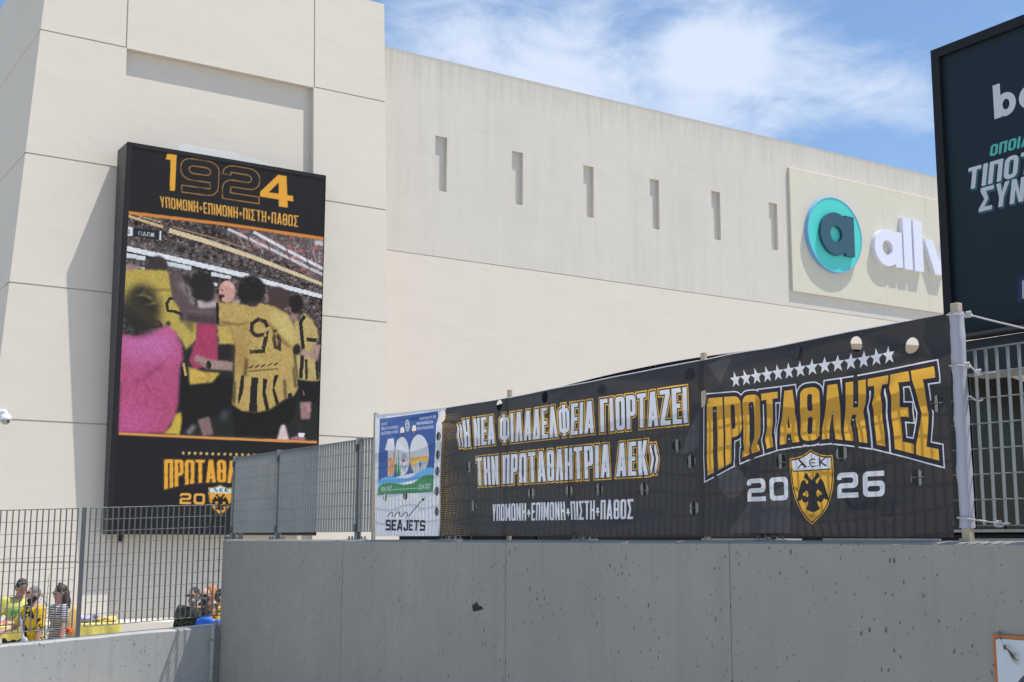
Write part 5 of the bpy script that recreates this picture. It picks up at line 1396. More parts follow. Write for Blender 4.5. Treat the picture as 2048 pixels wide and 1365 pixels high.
    # score strip
    put(mask(L2(282, 836, 520, 862, 518, 942, 280, 908), 0), (29, 35, 43)); put(mask(L2(228, 826, 281, 834, 278, 908, 226, 902), 0), (214, 218, 226)); put(mask(L2(508, 862, 524, 864, 520, 942, 506, 940), 0), (214, 218, 226))
    g0, _ = digits('0', .7, .2, .2, .3); put(mask(warp(g0, quad_map(z2(224, 850), z2(254, 853), z2(224, 886), z2(254, 889)))[0], 0), (40, 42, 46))
    for g in warp(set_text('ΠΑΟΚ', .62, .12, .12, .3, .14), quad_map(z2(328, 866), z2(468, 880), z2(326, 902), z2(466, 917))): put(mask(g, 0), (205, 210, 218))
    # orange rules
    line(z2, [(232, 706), (1070, 806), (1908, 930)], 27, (206, 132, 62), 0); line(z4, [(160, 33), (1000, 72), (1852, 107)], 22, (212, 146, 78), 0)
    # gold lettering on black
    GO = (226, 166, 60)
    d1, _ = digits('1'); d4, _ = digits('4'); d9, _ = digits('9', .92, .2, .2, .26); d22, _ = digits('2', .92, .2, .2, .26)
    for dd, q, solid in ((d1, ((556, 203), (664, 215), (586, 516), (645, 523)), True), (d9, ((690, 232), (1020, 284), (688, 530), (1006, 572)), False), (d22, ((1050, 294), (1365, 346), (1044, 585), (1356, 632)), False), (d4, ((1380, 362), (1642, 404), (1360, 630), (1660, 672)), True)):
        if dd is d1: q = ((556, 203), (664, 215), (556, 512), (645, 523))
        g = warp(dd, quad_map(*[z2(*p) for p in q]))[0]
        m = mask(g, 0)
        if solid: put(m, GO)
        else:
            for l in g:
                c_ = l + l[:1]
                for a, b in zip(c_, c_[1:]):
                    dx, dy = b[0] - a[0], b[1] - a[1]; L = math.hypot(dx, dy)
                    if L < 1e-6: continue
                    w = .85; ex, ey = dx / L * .3, dy / L * .3
                    put(mask([[(a[0] - dy / L * w - ex, a[1] + dx / L * w - ey), (b[0] - dy / L * w + ex, b[1] + dx / L * w + ey), (b[0] + dy / L * w + ex, b[1] - dx / L * w + ey), (a[0] + dy / L * w - ex, a[1] - dx / L * w - ey)]], 0), (176, 128, 66))
    for g in warp(set_text('ΥΠΟΜΟΝΗ+ΕΠΙΜΟΝΗ+ΠΙΣΤΗ+ΠΑΘΟΣ', .42, .13, .12, .14, .09), quad_map(z2(510, 566), z2(1692, 734), z2(516, 660), z2(1690, 832))): put(mask(g, 0), (220, 166, 76))
    for k in range(13):
        c_ = z4(710 + 50.6 * k, 198 + 1.55 * k); put(mask([[(c_[0] + 4.3 * x, c_[1] - 4.6 * y) for x, y in STAR]], 0), (226, 190, 120))
    feet = [(-1, 0), (-.72, .28), (-.45, .46), (-.2, .53), (0, .55), (.2, .53), (.45, .46), (.72, .28), (1, 0)]
    raw = set_text('ΠΡΩΤΑΘΛΗΤΕΣ', .36, .145, .12, .13, .05)
    def arch(p):
        u, v = p; s = 2 * u - 1; top = (548 + (1512 - 548) * u, 243 + 30 * u + 10 * abs(s)); fb = np.interp(s, [a for a, _ in feet], [b for _, b in feet]); bot = (top[0], 510 + 20 * u - 130 * fb)
        return z4(top[0] + (bot[0] - top[0]) * (1 - v), bot[1] + (top[1] - bot[1]) * v)
    W_ = [[[arch(p) for p in split_edges(l, .06)] for l in g] for g in raw]
    for g in W_: put(mask(grow(g, 1.9), 0), (120, 82, 40))
    for g in W_: put(mask(grow(g, 1.1), 0), (34, 30, 28))
    for g in W_: put(mask(g, 0), GO)
    for txt, q in (('20', ((682, 540), (898, 546), (680, 634), (896, 637))), ('26', ((1158, 553), (1376, 559), (1158, 642), (1374, 645)))):
        for g in warp(digits(txt)[0], quad_map(*[z4(*p) for p in q])): put(mask(g, 0), (226, 170, 76))
    cr = lambda p: z4(1027 + p[0] * 198, 726 - (p[1] + .03) / 1.03 * 258 + 8 * p[0])
    sh = [cr(p) for p in crest_shield()]
    put(mask([sh], 0), (220, 180, 100)); put(mask([grow([sh], -.9)[0]], 0), (30, 28, 26)); put(mask([grow([sh], -1.7)[0]], 0), (222, 164, 62))
    put(mask([[cr(p) for p in [(-.46, .72), (.46, .72), (.465, .86), (.38, .863), (.24, .88), (.10, .92), (0, .96), (-.10, .92), (-.24, .88), (-.38, .863), (-.465, .86)]]], 0), (200, 222, 236))
    for a in ([(-.33, .755), (-.19, .79), (-.295, .87), (-.24, .87), (-.10, .755), (-.165, .755), (-.215, .80)], [(-.03, .80), (-.03, .82), (.10, .82), (.10, .80)], [(.19, .755), (.235, .755), (.235, .80), (.33, .752), (.375, .762), (.25, .815), (.36, .872), (.335, .88), (.235, .83), (.235, .875), (.19, .875)],
              [(.045 + .095 * math.cos(q), .812 + .062 * math.sin(q)) for q in np.radians(np.linspace(45, 315, 12))] + [(.045 + .06 * math.cos(q), .812 + .038 * math.sin(q)) for q in np.radians(np.linspace(310, 50, 12))]): put(mask([[cr(p) for p in a]], 0), (30, 36, 40))
    put(mask([[cr((x * .74, .15 + y * .53)) for x, y in l] for l in eagle()], 0), (28, 26, 24)); put(mask([[cr(p) for p in ((-.42, .50), (-.40, .50), (-.26, .37), (-.29, .35))]], 0), (28, 26, 24))
    # diode rows: a slight alternating unevenness of brightness
    ii, jj = np.meshgrid(np.arange(NX), np.arange(NZ)); lum = 1 + .06 * np.where((ii + jj) % 3 == 0, -1, .5) + .03 * (np.random.default_rng(5).random((NZ, NX)) - .5)
    img = np.clip(img * lum[..., None], 0, 255)
    lin = np.where(img / 255 <= .04045, img / 255 / 12.92, ((img / 255 + .055) / 1.055) ** 2.4) / (2 ** scene.view_settings.exposure)
    me = bpy.data.meshes.new('display')
    off = world_loc(t); co = (P - np.array(off)).astype(np.float32)
    idx = np.arange(NX * NZ).reshape(NZ, NX); q = np.stack([idx[:-1, :-1], idx[:-1, 1:], idx[1:, 1:], idx[1:, :-1]], -1).reshape(-1, 4)
    me.vertices.add(NX * NZ); me.vertices.foreach_set('co', co.ravel())
    me.loops.add(q.size); me.loops.foreach_set('vertex_index', q.ravel().astype(np.int32)); me.polygons.add(len(q)); me.polygons.foreach_set('loop_start', np.arange(0, q.size, 4, dtype=np.int32))
    me.update(calc_edges=True)
    at = me.color_attributes.new('diodes', 'FLOAT_COLOR', 'POINT'); at.data.foreach_set('color', np.c_[lin.reshape(-1, 3), np.ones(NX * NZ)].astype(np.float32).ravel())
    m = mat('led_display', (.007, .007, .007), .7, 0, .12); n, L, b = nodes_of(m)
    a = n.new('ShaderNodeAttribute'); a.attribute_name = 'diodes'; L.new(a.outputs['Color'], b.inputs['Emission Color']); b.inputs['Emission Strength'].default_value = .93
    me.materials.append(m); o = bpy.data.objects.new('display', me); COL.objects.link(o); o.parent = t
    return t
build_video_screen()

# ------------------------------------------------------------------ people and their stalls on the plaza
def solidify(mb, name, m, voxel=.010, smooth=3):
    """fuse overlapping closed shapes into one continuous skin"""
    me = bpy.data.meshes.new(name); me.from_pydata(mb.v, [], mb.f); me.update()
    o = bpy.data.objects.new(name, me); COL.objects.link(o)
    r = o.modifiers.new('r', 'REMESH'); r.mode = 'VOXEL'; r.voxel_size = voxel; r.use_smooth_shade = True
    s = o.modifiers.new('s', 'SMOOTH'); s.factor = .5; s.iterations = smooth
    dg = bpy.context.evaluated_depsgraph_get(); nm = bpy.data.meshes.new_from_object(o.evaluated_get(dg))
    bpy.data.objects.remove(o); bpy.data.meshes.remove(me)
    nm.name = name; nm.materials.clear(); nm.materials.append(m)
    nm.polygons.foreach_set('use_smooth', [True] * len(nm.polygons))
    o = bpy.data.objects.new(name, nm); COL.objects.link(o); return o


def limb(mb, a, b, ra, rb):
    a, b = Vector(a), Vector(b); mb.tube([a, a.lerp(b, .3), a.lerp(b, .65), b], [ra, ra * .7 + rb * .3 + ra * .04, ra * .35 + rb * .65, rb], 12)
    mb.ball(a, ra, 12, 8); mb.ball(b, rb, 12, 8)


SKIN = {}
def skin(name, c):
    if name not in SKIN:
        m = mat('skin_' + name, c, .55, 0, .35); v = coords(m); f = noise_tex(m, v, 18, 3); set_color(m, mix(m, rng(m, f, .4, .7, 0, .35), c, (c[0] * .9, c[1] * .75, c[2] * .72))); SKIN[name] = m
    return SKIN[name]


def person(px, head_y, Y, face, label, height=None, skin_m=None, hair=None, hair_kind='short', shirt=None, trousers=None, arms=((.30, -.05, 0), (.30, -.05, 0)), head=(0, 0), shirt_len=.90, glasses=None, beard=None, sleeve=.55, build=1.0, lean=0.0, voxel=.011, extra=None):
    """px, head_y: where the crown is seen; Y the depth; face: heading in degrees (0 = facing the camera side, -Y)"""
    top = on_y(px, head_y, Y); H = top[2] - GROUND
    k = H / 1.76
    t = thing('person', label, 'person', (top[0], Y, GROUND)); t.rotation_euler = (0, 0, math.radians(face))
    S = lambda x, y, z: Vector((x * k, y * k - lean * max(0, z - .95) * k, z * k))
    w = build
    shL, shR = S(.185 * w, .0, 1.435), S(-.185 * w, .0, 1.435)
    def arm(side, spec):
        # spec: (abduction outwards, forward of elbow, bend forward of forearm) -> elbow and wrist
        out, fw, bend = spec; sx = 1 if side > 0 else -1
        sh = shL if sx > 0 else shR
        L1, L2 = .295 * k, .255 * k
        d1 = Vector((sx * math.sin(out), -math.sin(fw), -math.cos(out) * math.cos(fw))).normalized(); el = sh + d1 * L1
        d2 = Vector((sx * math.sin(out) * .4 - sx * .55 * math.sin(max(0, bend)) , -math.sin(fw + bend), -math.cos(fw + bend))).normalized(); wr = el + d2 * L2
        return sh, el, wr, d2
    A = [arm(1, arms[0]), arm(-1, arms[1])]
    Rh = Matrix.Rotation(math.radians(head[0]), 3, 'Z') @ Matrix.Rotation(math.radians(head[1]), 3, 'X')
    nb = S(0, .012, 1.50)
    Hd = lambda x, y, z: nb + Rh @ (Vector((x, y, z - 1.50)) * k)
    b = MB()
    for c, r in (((0, 0, .965), (.160 * w, .115 * w, .13)), ((0, 0, 1.12), (.140 * w, .102 * w, .15)), ((0, .005, 1.30), (.165 * w, .118 * w, .17))): b.ball(S(*c), [q * k for q in r], 20, 14)
    limb(b, S(-.15 * w, .005, 1.425), S(.15 * w, .005, 1.425), .062 * k, .062 * k)
    limb(b, S(0, .012, 1.42), Hd(0, .0, 1.58), .062 * k, .052 * k)
    b.ball(Hd(0, .0, 1.655), [q * k for q in (.074, .094, .108)], 24, 18, rot=Rh); b.ball(Hd(0, -.040, 1.590), [q * k for q in (.052, .056, .056)], 18, 12, rot=Rh)
    b.ball(Hd(0, -.094, 1.628), [q * k for q in (.014, .022, .022)], 12, 8, rot=Rh); b.ball(Hd(0, -.082, 1.660), [q * k for q in (.050, .018, .012)], 14, 8, rot=Rh)
    b.ball(Hd(0, -.086, 1.592), [q * k for q in (.024, .012, .010)], 12, 8, rot=Rh)
    for sx in (-1, 1): b.ball(Hd(sx * .074, .008, 1.640), [q * k for q in (.012, .022, .032)], 10, 8, rot=Rh)
    for (sh, el, wr, d2), sx in zip(A, (1, -1)):
        limb(b, sh, el, .052 * k * w, .040 * k); limb(b, el, wr, .040 * k, .026 * k)
        pd = d2.normalized(); side = pd.cross(Vector((sx, 0, 0))); side = side.normalized() if side.length > .05 else Vector((0, -1, 0)); nrm = pd.cross(side).normalized()
        pc = wr + pd * .055 * k; M3 = Matrix((side, nrm, pd)).transposed()
        b.ball(pc, (.040 * k, .016 * k, .052 * k), 14, 10, rot=M3)
        for fi in range(4):
            o = (fi - 1.5) * .019 * k; ln = (.066, .078, .074, .058)[fi] * k
            p0 = pc + side * o + pd * .040 * k; p1 = p0 + pd * ln * .55 + nrm * sx * -.006 * k; p2 = p1 + pd * ln * .42 + nrm * sx * -.020 * k
            b.tube([p0, p1, p2], [.0095 * k, .0088 * k, .0075 * k], 8)
        q0 = wr + pd * .030 * k + side * .030 * k; q1 = q0 + side * .026 * k + pd * .032 * k; q2 = q1 + pd * .030 * k + side * .004 * k
        b.tube([q0, q1, q2], [.0115 * k, .010 * k, .008 * k], 8)
    legs = []
    for sx in (-1, 1):
        hp, kn, an = Vector((sx * .085 * k * w, 0, .93 * k)), Vector((sx * .095 * k, -.015 * k, .50 * k)), Vector((sx * .10 * k, .025 * k, .075 * k))
        limb(b, hp, kn, .086 * k * w, .056 * k); limb(b, kn, an, .056 * k, .038 * k); limb(b, an, Vector((sx * .105 * k, -.10 * k, .05 * k)), .042 * k, .030 * k); legs.append((hp, kn, an))
    sm = skin_m or skin('warm', (.48, .27, .19))
    def child(mb, name, m, vx=voxel, sm_=3):
        o = solidify(mb, name, m, vx, sm_); o.parent = t; return o
    child(b, 'body', sm, .0085, 2)
    # shirt
    s = MB(); e = .016
    for c, r in (((0, 0, shirt_len + .07), (.165 * w, .122 * w, .07)), ((0, 0, 1.0), (.168 * w, .122 * w, .13)), ((0, 0, 1.12), (.158 * w, .118 * w, .15)), ((0, .005, 1.30), (.170 * w, .122 * w, .16))): s.ball(S(*c), [(q + e) * k for q in r], 20, 14)
    limb(s, S(-.15 * w, .005, 1.415), S(.15 * w, .005, 1.415), .070 * k, .070 * k)
    for (sh, el, wr, d2) in A:
        if sleeve <= 1: limb(s, sh, sh.lerp(el, sleeve), .068 * k * w, .066 * k)
        else: limb(s, sh, el, .066 * k * w, .056 * k); limb(s, el, el.lerp(wr, sleeve - 1), .054 * k, .042 * k)
    child(s, 'shirt', shirt)
    # trousers and shoes
    tr = MB(); tr.ball(S(0, 0, .965), [.176 * k * w, .132 * k * w, .12 * k], 20, 14)
    for hp, kn, an in legs: limb(tr, hp, kn, .100 * k * w, .074 * k); limb(tr, kn, an.lerp(kn, .04), .074 * k, .062 * k)
    child(tr, 'trousers', trousers)
    for hp, kn, an in legs:
        q = MB(); q.ball((an.x, an.y - .06 * k, .045 * k), (.048 * k, .135 * k, .048 * k), 16, 10); q.ball((an.x, an.y + .01 * k, .075 * k), (.05 * k, .06 * k, .06 * k), 14, 10); child(q, 'shoe', M['black'], .012)
    # hair
    if hair:
        h = MB()
        if hair_kind == 'cropped': h.ball(Hd(0, .010, 1.668), [q * k for q in (.0765, .094, .104)], 24, 18, rot=Rh)
        elif hair_kind == 'short': h.ball(Hd(0, .016, 1.680), [q * k for q in (.082, .094, .100)], 24, 18, rot=Rh); h.ball(Hd(0, .04, 1.63), [q * k for q in (.076, .072, .085)], 18, 12, rot=Rh)
        elif hair_kind == 'long':
            h.ball(Hd(0, .014, 1.680), [q * k for q in (.086, .100, .100)], 24, 18, rot=Rh); h.ball(Hd(0, .062, 1.62), [q * k for q in (.090, .075, .12)], 20, 14, rot=Rh); h.ball(Hd(.0, .085, 1.52), [q * k for q in (.098, .068, .10)], 20, 14, rot=Rh); h.ball(Hd(.01, .10, 1.45), [q * k for q in (.075, .045, .06)], 16, 12, rot=Rh)
            for sx in (-1, 1): h.ball(Hd(sx * .07, .035, 1.56), [q * k for q in (.03, .05, .10)], 14, 10, rot=Rh)
            h.ball(Hd(.0, -.01, 1.785), [q * k for q in (.03, .03, .02)], 12, 8, rot=Rh)
        elif hair_kind == 'ponytail':
            h.ball(Hd(0, .014, 1.680), [q * k for q in (.088, .102, .102)], 24, 18, rot=Rh); h.ball(Hd(0, .055, 1.62), [q * k for q in (.082, .070, .10)], 18, 12, rot=Rh); limb(h, Hd(0, .10, 1.67), Hd(0, .13, 1.44), .04 * k, .022 * k)
        elif hair_kind == 'cap':
            h.ball(Hd(0, .006, 1.682), [q * k for q in (.084, .102, .092)], 24, 18, rot=Rh); h.ball(Hd(0, -.105, 1.688), [q * k for q in (.062, .060, .010)], 18, 10, rot=Rh)
        child(h, 'hair' if hair_kind != 'cap' else 'cap', hair, .009, 1)
    if beard:
        d = MB(); d.ball(Hd(0, -.048, 1.568), [q * k for q in (.062, .060, .052)], 18, 12, rot=Rh); d.ball(Hd(0, -.060, 1.535), [q * k for q in (.046, .044, .045)], 16, 10, rot=Rh)
        for sx in (-1, 1): d.ball(Hd(sx * .062, -.012, 1.600), [q * k for q in (.018, .034, .045)], 12, 8, rot=Rh)
        child(d, 'beard', beard, .008, 1)
    if glasses:
        zz, yy = glasses; g = MB()
        for sx in (-1, 1):
            g.ball(Hd(sx * .034, yy, zz), [q * k for q in (.032, .012, .021)], 14, 10, rot=Rh); g.tube([Hd(sx * .062, yy + .008, zz + .006), Hd(sx * .079, yy + .05, zz + .006), Hd(sx * .080, yy + .11, zz)], .004 * k, 6)
        g.tube([Hd(-.01, yy - .006, zz + .004), Hd(.01, yy - .006, zz + .004)], .004 * k, 6)
        child(g, 'sunglasses', M['glass'], .005, 1)
    else:
        for sx in (-1, 1):
            g = MB(); g.ball(Hd(sx * .032, -.088, 1.650), .0085 * k, 10, 8); o = g.build('eye', EYE); o.parent = t
    if extra: extra(t, S, k, A)
    return t


EYE = mat('eye_dark', (.03, .022, .018), .25)
def two_tone(name, a, b, scale, lo, hi, stretch=(1, 1, 1)):
    m = mat(name, a, .8, 0, .3); f = noise_tex(m, coords(m, stretch), scale, 2, .5, 1.2); set_color(m, mix(m, rng(m, f, lo, hi), a, b)); return m


def build_people():
    neon = mat('neon_yellow_cotton', (.58, .57, .15), .85); bk = mat('black_cotton', (.018, .018, .020), .85); navy = mat('dark_denim', (.02, .022, .03), .85)
    jersey = two_tone('yellow_black_jersey', (.80, .50, .02), (.02, .018, .015), 9, .52, .56)
    stripes = mat('striped_jersey', (.7, .7, .72), .85); n, L, b = nodes_of(stripes); wv = n.new('ShaderNodeTexWave'); wv.bands_direction = 'Z'; wv.inputs['Scale'].default_value = 11; wv.inputs['Distortion'].default_value = .5
    L.new(coords(stripes), wv.inputs['Vector']); set_color(stripes, mix(stripes, rng(stripes, wv.outputs['Fac'], .48, .56), (.68, .68, .72), (.035, .035, .06)))
    camo = two_tone('camouflage', (.10, .11, .06), (.022, .024, .018), 14, .45, .5); blue = mat('bright_blue_fleece', (.02, .14, .62), .8)
    dark = mat('black_hair', (.012, .010, .009), .6); brown = mat('brown_hair', (.045, .022, .016), .55); grey = mat('grey_cropped_hair', (.17, .155, .15), .7); ginger = mat('ginger_hair', (.48, .19, .06), .55)
    gbeard = two_tone('grey_beard', (.40, .39, .38), (.14, .13, .13), 40, .4, .6); salt = two_tone('salt_pepper_hair', (.10, .10, .10), (.03, .03, .03), 30, .4, .6); fair = two_tone('light_brown_hair', (.17, .11, .07), (.09, .06, .04), 30, .4, .6)
    tan = skin('tan', (.40, .20, .13)); pink = skin('pink', (.58, .33, .26)); warm = skin('warm', (.48, .27, .19))
    green = mat('green_print', (.14, .50, .12), .8)
    def chest_print(t, S, k, A):
        q = MB(); rr_ = random.Random(4)
        for row, (z, n_) in enumerate(((1.30, 7), (1.245, 6))):
            for i in range(n_):
                x = (-.115 + .23 * i / (n_ - 1)); y = -math.sqrt(max(0, 1 - (x / .20) ** 2)) * .142 - .012
                q.box(x * k - .013 * k, x * k + .013 * k, y * k - .006, y * k + .05, z * k - (.016 if rr_.random() > .3 else .022) * k, z * k + .018 * k)
        o = q.build('shirt_print', green); o.parent = t
    person(40, 1157, 18.9, -6, 'person in a neon yellow shirt with green print, looking down behind the stall table', skin_m=tan, hair=dark, shirt=neon, trousers=bk, arms=((.12, .25, 1.25), (.30, .10, 1.20)), head=(20, 30), build=1.08, extra=chest_print)
    def side_bag(t, S, k, A):
        q = MB(); limb(q, S(-.10, -.14, 1.36), S(.05, -.155, 1.0), .022 * k, .03 * k); q.ball(S(.08, -.16, .93), (.10 * k, .05 * k, .13 * k), 14, 10)
        o = solidify(q, 'sling_bag', mat('pale_grey_canvas', (.42, .42, .45), .8), .012); o.parent = t
    person(70, 1173.5, 17.7, -72, 'person in a yellow and black patterned jersey with cropped grey hair, seen from the side', skin_m=pink, hair=grey, hair_kind='cropped', shirt=jersey, trousers=navy, arms=((.10, .05, .15), (.12, .5, .9)), head=(-8, 8), shirt_len=.74, glasses=(1.690, -.090), beard=dark, sleeve=.75, build=1.0, extra=side_bag)
    person(121, 1171, 17.9, -80, 'person with shoulder length dark hair in a black and white striped shirt', skin_m=pink, hair=brown, hair_kind='long', shirt=stripes, trousers=bk, arms=((.10, .05, .12), (.10, -.02, .15)), head=(-4, 2), shirt_len=.93, glasses=(1.655, -.092), sleeve=.5, build=.92)
    person(389, 1176.5, 17.3, -40, 'person with sunglasses and full grey beard in a dark shirt with camouflage sleeves', skin_m=warm, hair=salt, shirt=camo, trousers=bk, arms=((.12, .15, .9), (.16, .10, .7)), head=(-18, 4), glasses=(1.655, -.096), beard=gbeard, sleeve=.9, build=1.1,
           extra=lambda t, S, k, A: vest(t, S, k, bk))
    person(412, 1177, 17.9, -28, 'balding person with sunglasses and short grey beard in a black shirt', skin_m=pink, hair=None, shirt=bk, trousers=bk, head=(-14, 6), glasses=(1.655, -.096), beard=salt, build=1.1)
    person(424, 1172.5, 18.8, 160, 'person with ginger ponytail standing behind the balding man, mostly hidden', skin_m=pink, hair=ginger, hair_kind='ponytail', shirt=bk, trousers=bk, build=.9)
    person(419, 1206, 16.75, 130, 'child with light brown hair in a bright blue hooded top', skin_m=pink, hair=fair, shirt=blue, trousers=navy, head=(-20, 10), sleeve=1.8, build=.95,
           extra=lambda t, S, k, A: hood(t, S, k, blue))
    person(445, 1180, 17.6, 60, 'person in a black and yellow top, almost hidden by the corner of the concrete wall', skin_m=pink, hair=dark, shirt=jersey, trousers=bk)


def vest(t, S, k, m):
    q = MB()
    for c, r in (((0, 0, 1.0), (.178, .135, .10)), ((0, 0, 1.13), (.176, .136, .16)), ((0, .005, 1.31), (.180, .142, .15))): q.ball(S(*c), [a * k * 1.08 for a in r], 20, 14)
    o = solidify(q, 'waistcoat', m, .011); o.parent = t
def hood(t, S, k, m):
    q = MB(); q.ball(S(0, .10, 1.46), (.13 * k, .08 * k, .09 * k), 16, 12); q.ball(S(0, .02, 1.45), (.12 * k, .11 * k, .05 * k), 16, 10)
    o = solidify(q, 'hood', m, .011); o.parent = t


def crumple(name, label, cat, c, r, m, seed, group=None):
    b = MB(); b.ball((0, 0, 0), (1, 1, 1), 30, 18); o = Vector((seed * 3.7, seed * 1.9, seed))
    v = []
    for p in b.v:
        p = Vector(p); d = 1 + .42 * noise.noise(p * 1.7 + o) + .25 * noise.noise(p * 4 + o)
        q = Vector((p.x * r[0], p.y * r[1], p.z * r[2])) * d; q.z = max(q.z, -r[2] * .5); v.append(tuple(q + Vector(c) + Vector((0, 0, r[2] * .5))))
    b.v = v; ob = b.build(name, m, None, True); return tag(ob, label, cat, group)


def build_stalls():
    cover = mat('yellow_table_cover', (.66, .58, .14), .5, 0, .4); bump(cover, noise_tex(cover, coords(cover, (1, 1, .4)), 7, 4), .5, .03)
    leg_m = M['galv_dark']
    def table(x0, x1, y, zt, label, drape, seed, depth=.55):
        t = thing('stall_table', label, 'table', ((x0 + x1) / 2, y, GROUND)); rr_ = random.Random(seed)
        b = MB(); b.box(x0 + .03, x1 - .03, y - depth / 2 + .03, y + depth / 2 - .03, zt - .045, zt - .008); b.build('table_top', leg_m, t)
        for lx in (x0 + .1, x1 - .1):
            for ly in (y - depth / 2 + .1, y + depth / 2 - .1):
                q = MB(); q.tube([(lx, ly, GROUND), (lx, ly, zt - .04)], .016, 8); q.build('leg', leg_m, t)
        c = MB(); n = 60; per = []
        for i in range(n):
            u = i / n * 2 * ((x1 - x0) + depth); w = x1 - x0
            if u < w: p = (x0 + u, y - depth / 2, 0, -1)
            elif u < w + depth: p = (x1, y - depth / 2 + u - w, 1, 0)
            elif u < 2 * w + depth: p = (x1 - (u - w - depth), y + depth / 2, 0, 1)
            else: p = (x0, y + depth / 2 - (u - 2 * w - depth), -1, 0)
            per.append(p)
        rows = []
        for f in (0, .12, .4, .7, 1.0):
            row = []
            for i, (px_, py_, nx, ny) in enumerate(per):
                a = f * (.012 * math.sin(i * 1.9 + seed) + .02 * math.sin(i * .8 + seed * 2)) + .01 * f
                dz = drape * (1 + .12 * math.sin(i * .63 + seed) + .10 * math.sin(i * 1.7)) * f
                row.append((px_ + nx * a, py_ + ny * a, zt - dz + (0 if f else .0)))
            rows.append(row)
        for r0, r1 in zip(rows, rows[1:]):
            for i in range(n): i2 = (i + 1) % n; c.quad(r0[i2], r0[i], r1[i], r1[i2])
        c.add([((x0 + x1) / 2, y, zt + .002)] + rows[0], [(0, i + 1, (i + 1) % n + 1) for i in range(n)])
        c.build('table_cover', cover, t, True, merge=True)
        return t
    p0 = on_y(112, 1246, 19.2); p1 = on_y(233, 1240, 19.2); zt = -1.185
    table(p0[0], p1[0], 19.2, zt, 'long stall table under a shiny yellow cover with crumpled cloths on it', .20, 3)
    q0 = on_y(-30, 1246, 18.3); q1 = on_y(54, 1246, 18.3)
    table(q0[0], q1[0], 18.25, -1.135, 'small stall table under a yellow cover in front of the person in neon yellow', .17, 8, .4)
    lav = mat('lavender_cloth', (.42, .40, .62), .85); gr = mat('grey_cloth', (.26, .26, .28), .85); ye = mat('yellow_flag_cloth', (.70, .48, .14), .8); sand = mat('yellow_bag_cloth', (.66, .43, .14), .75); orange = mat('orange_bag', (.75, .10, .02), .6)
    def at(px, py, Y): p = on_y(px, py, Y); return p[0]
    crumple('folded_cloth', 'crumpled lavender cloth on the long yellow stall table', 'cloth', (at(168, 1240, 19.1), 19.1, zt), (.115, .11, .075), lav, 1, 'cloths laid on the stall table')
    crumple('folded_cloth', 'crumpled grey cloth on the stall table between the lavender and the yellow one', 'cloth', (at(188, 1240, 19.15), 19.15, zt), (.085, .1, .075), gr, 2, 'cloths laid on the stall table')
    crumple('folded_cloth', 'yellow crumpled cloth at the far end of the long stall table', 'cloth', (at(213, 1240, 19.1), 19.1, zt), (.15, .11, .055), ye, 5, 'cloths laid on the stall table')
    crumple('goods_pile', 'pile of red and white packets on the small yellow stall table', 'goods', (at(22, 1243, 18.2), 18.2, -1.135), (.22, .11, .04), two_tone('red_white_packets', (.7, .66, .62), (.55, .16, .08), 16, .47, .5), 6)
    # bag on the shoulder side of the striped person
    b = MB(); c = on_y(142, 1240, 18.15); 
    for z, rx, ry in ((-.19, .06, .05), (-.15, .105, .06), (0, .115, .07), (.12, .08, .05), (.20, .045, .02), (.235, .03, .012)):
        pass
    prof = [(-.20, .05, .04), (-.16, .10, .06), (-.04, .118, .07), (.08, .095, .06), (.17, .06, .035), (.235, .035, .015)]
    n = 20; vs = []; fs = []
    for i, (z, rx, ry) in enumerate(prof):
        for k in range(n):
            q = 2 * math.pi * k / n; w = 1 + .06 * math.sin(3 * q + i) + .04 * math.sin(7 * q); vs.append((c[0] + rx * w * math.cos(q) + .01 * i, c[1] + ry * w * math.sin(q), c[2] - .05 + z))
    for i in range(len(prof) - 1):
        for k in range(n): fs.append((i * n + k, i * n + (k + 1) % n, (i + 1) * n + (k + 1) % n, (i + 1) * n + k))
    fs += [tuple(range(n))[::-1], tuple(range((len(prof) - 1) * n, len(prof) * n))]
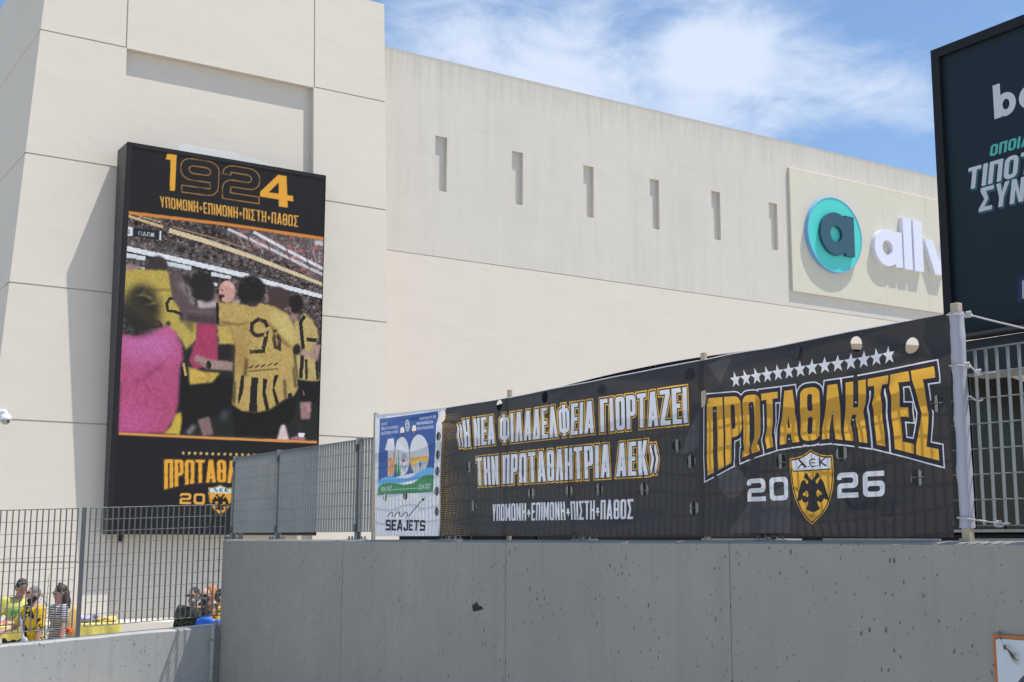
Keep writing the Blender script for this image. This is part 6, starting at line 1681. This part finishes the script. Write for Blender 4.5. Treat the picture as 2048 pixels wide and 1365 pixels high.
    b.add(vs, fs); tag(b.build('cloth_bag', sand, None, True), 'yellow cloth bag carried behind the person in the striped shirt', 'bag')
    crumple('pouch', 'small orange pouch at the hip of the person in the striped shirt', 'pouch', tuple(on_y(138, 1266, 17.8)), (.045, .04, .05), orange, 4)
    # slender sapling between the people
    c = on_y(91, 1250, 18.6); base = Vector((c[0], c[1], GROUND)); topz = on_y(91, 1149, 18.6)[2]
    t = thing('sapling', 'slender young tree with sparse thin shoots between the jersey and striped shirt people', 'plant', tuple(base))
    bark = mat('olive_bark', (.13, .12, .08), .9); leaf = mat('olive_leaf', (.085, .11, .035), .7)
    rr_ = random.Random(12); tr = MB(); lf = MB()
    tr.tube([base, base + Vector((.01, 0, .6)), base + Vector((-.01, 0, 1.1)), Vector((base.x + .01, base.y, topz))], [.014, .011, .007, .003], 7)
    def leaves(a, d, nn):
        for i in range(nn):
            p = a + d * rr_.random(); ax = Vector((rr_.uniform(-1, 1), rr_.uniform(-1, 1), rr_.uniform(-.3, 1))).normalized(); ln = rr_.uniform(.03, .05); sd = ax.orthogonal().normalized() * ln * .16
            lf.add([p, p + ax * ln * .5 + sd, p + ax * ln, p + ax * ln * .5 - sd], [(0, 1, 2, 3)])
    for i in range(13):
        z0 = rr_.uniform(.55, 1.35); an = rr_.uniform(0, 6.28); r = rr_.uniform(.08, .20); a = base + Vector((0, 0, z0)); m1 = a + Vector((math.cos(an) * r, math.sin(an) * r, .16)); e = m1 + Vector((math.cos(an) * r * .6, math.sin(an) * r * .6, rr_.uniform(-.14, .16)))
        tr.tube([a, m1, e], [.005, .0035, .0018], 5); leaves(a, m1 - a, 3); leaves(m1, e - m1, 7)
    leaves(base + Vector((0, 0, .75)), Vector((0, 0, .9)), 22)
    for i in range(170):
        a = base + Vector((rr_.gauss(.10, .10), rr_.gauss(-.25, .08), rr_.uniform(.72, .98))); leaves(a, Vector((.02, 0, .03)), 1)
    tr.build('stem', bark, t, True); lf.build('foliage', leaf, t)


build_people()
build_stalls()
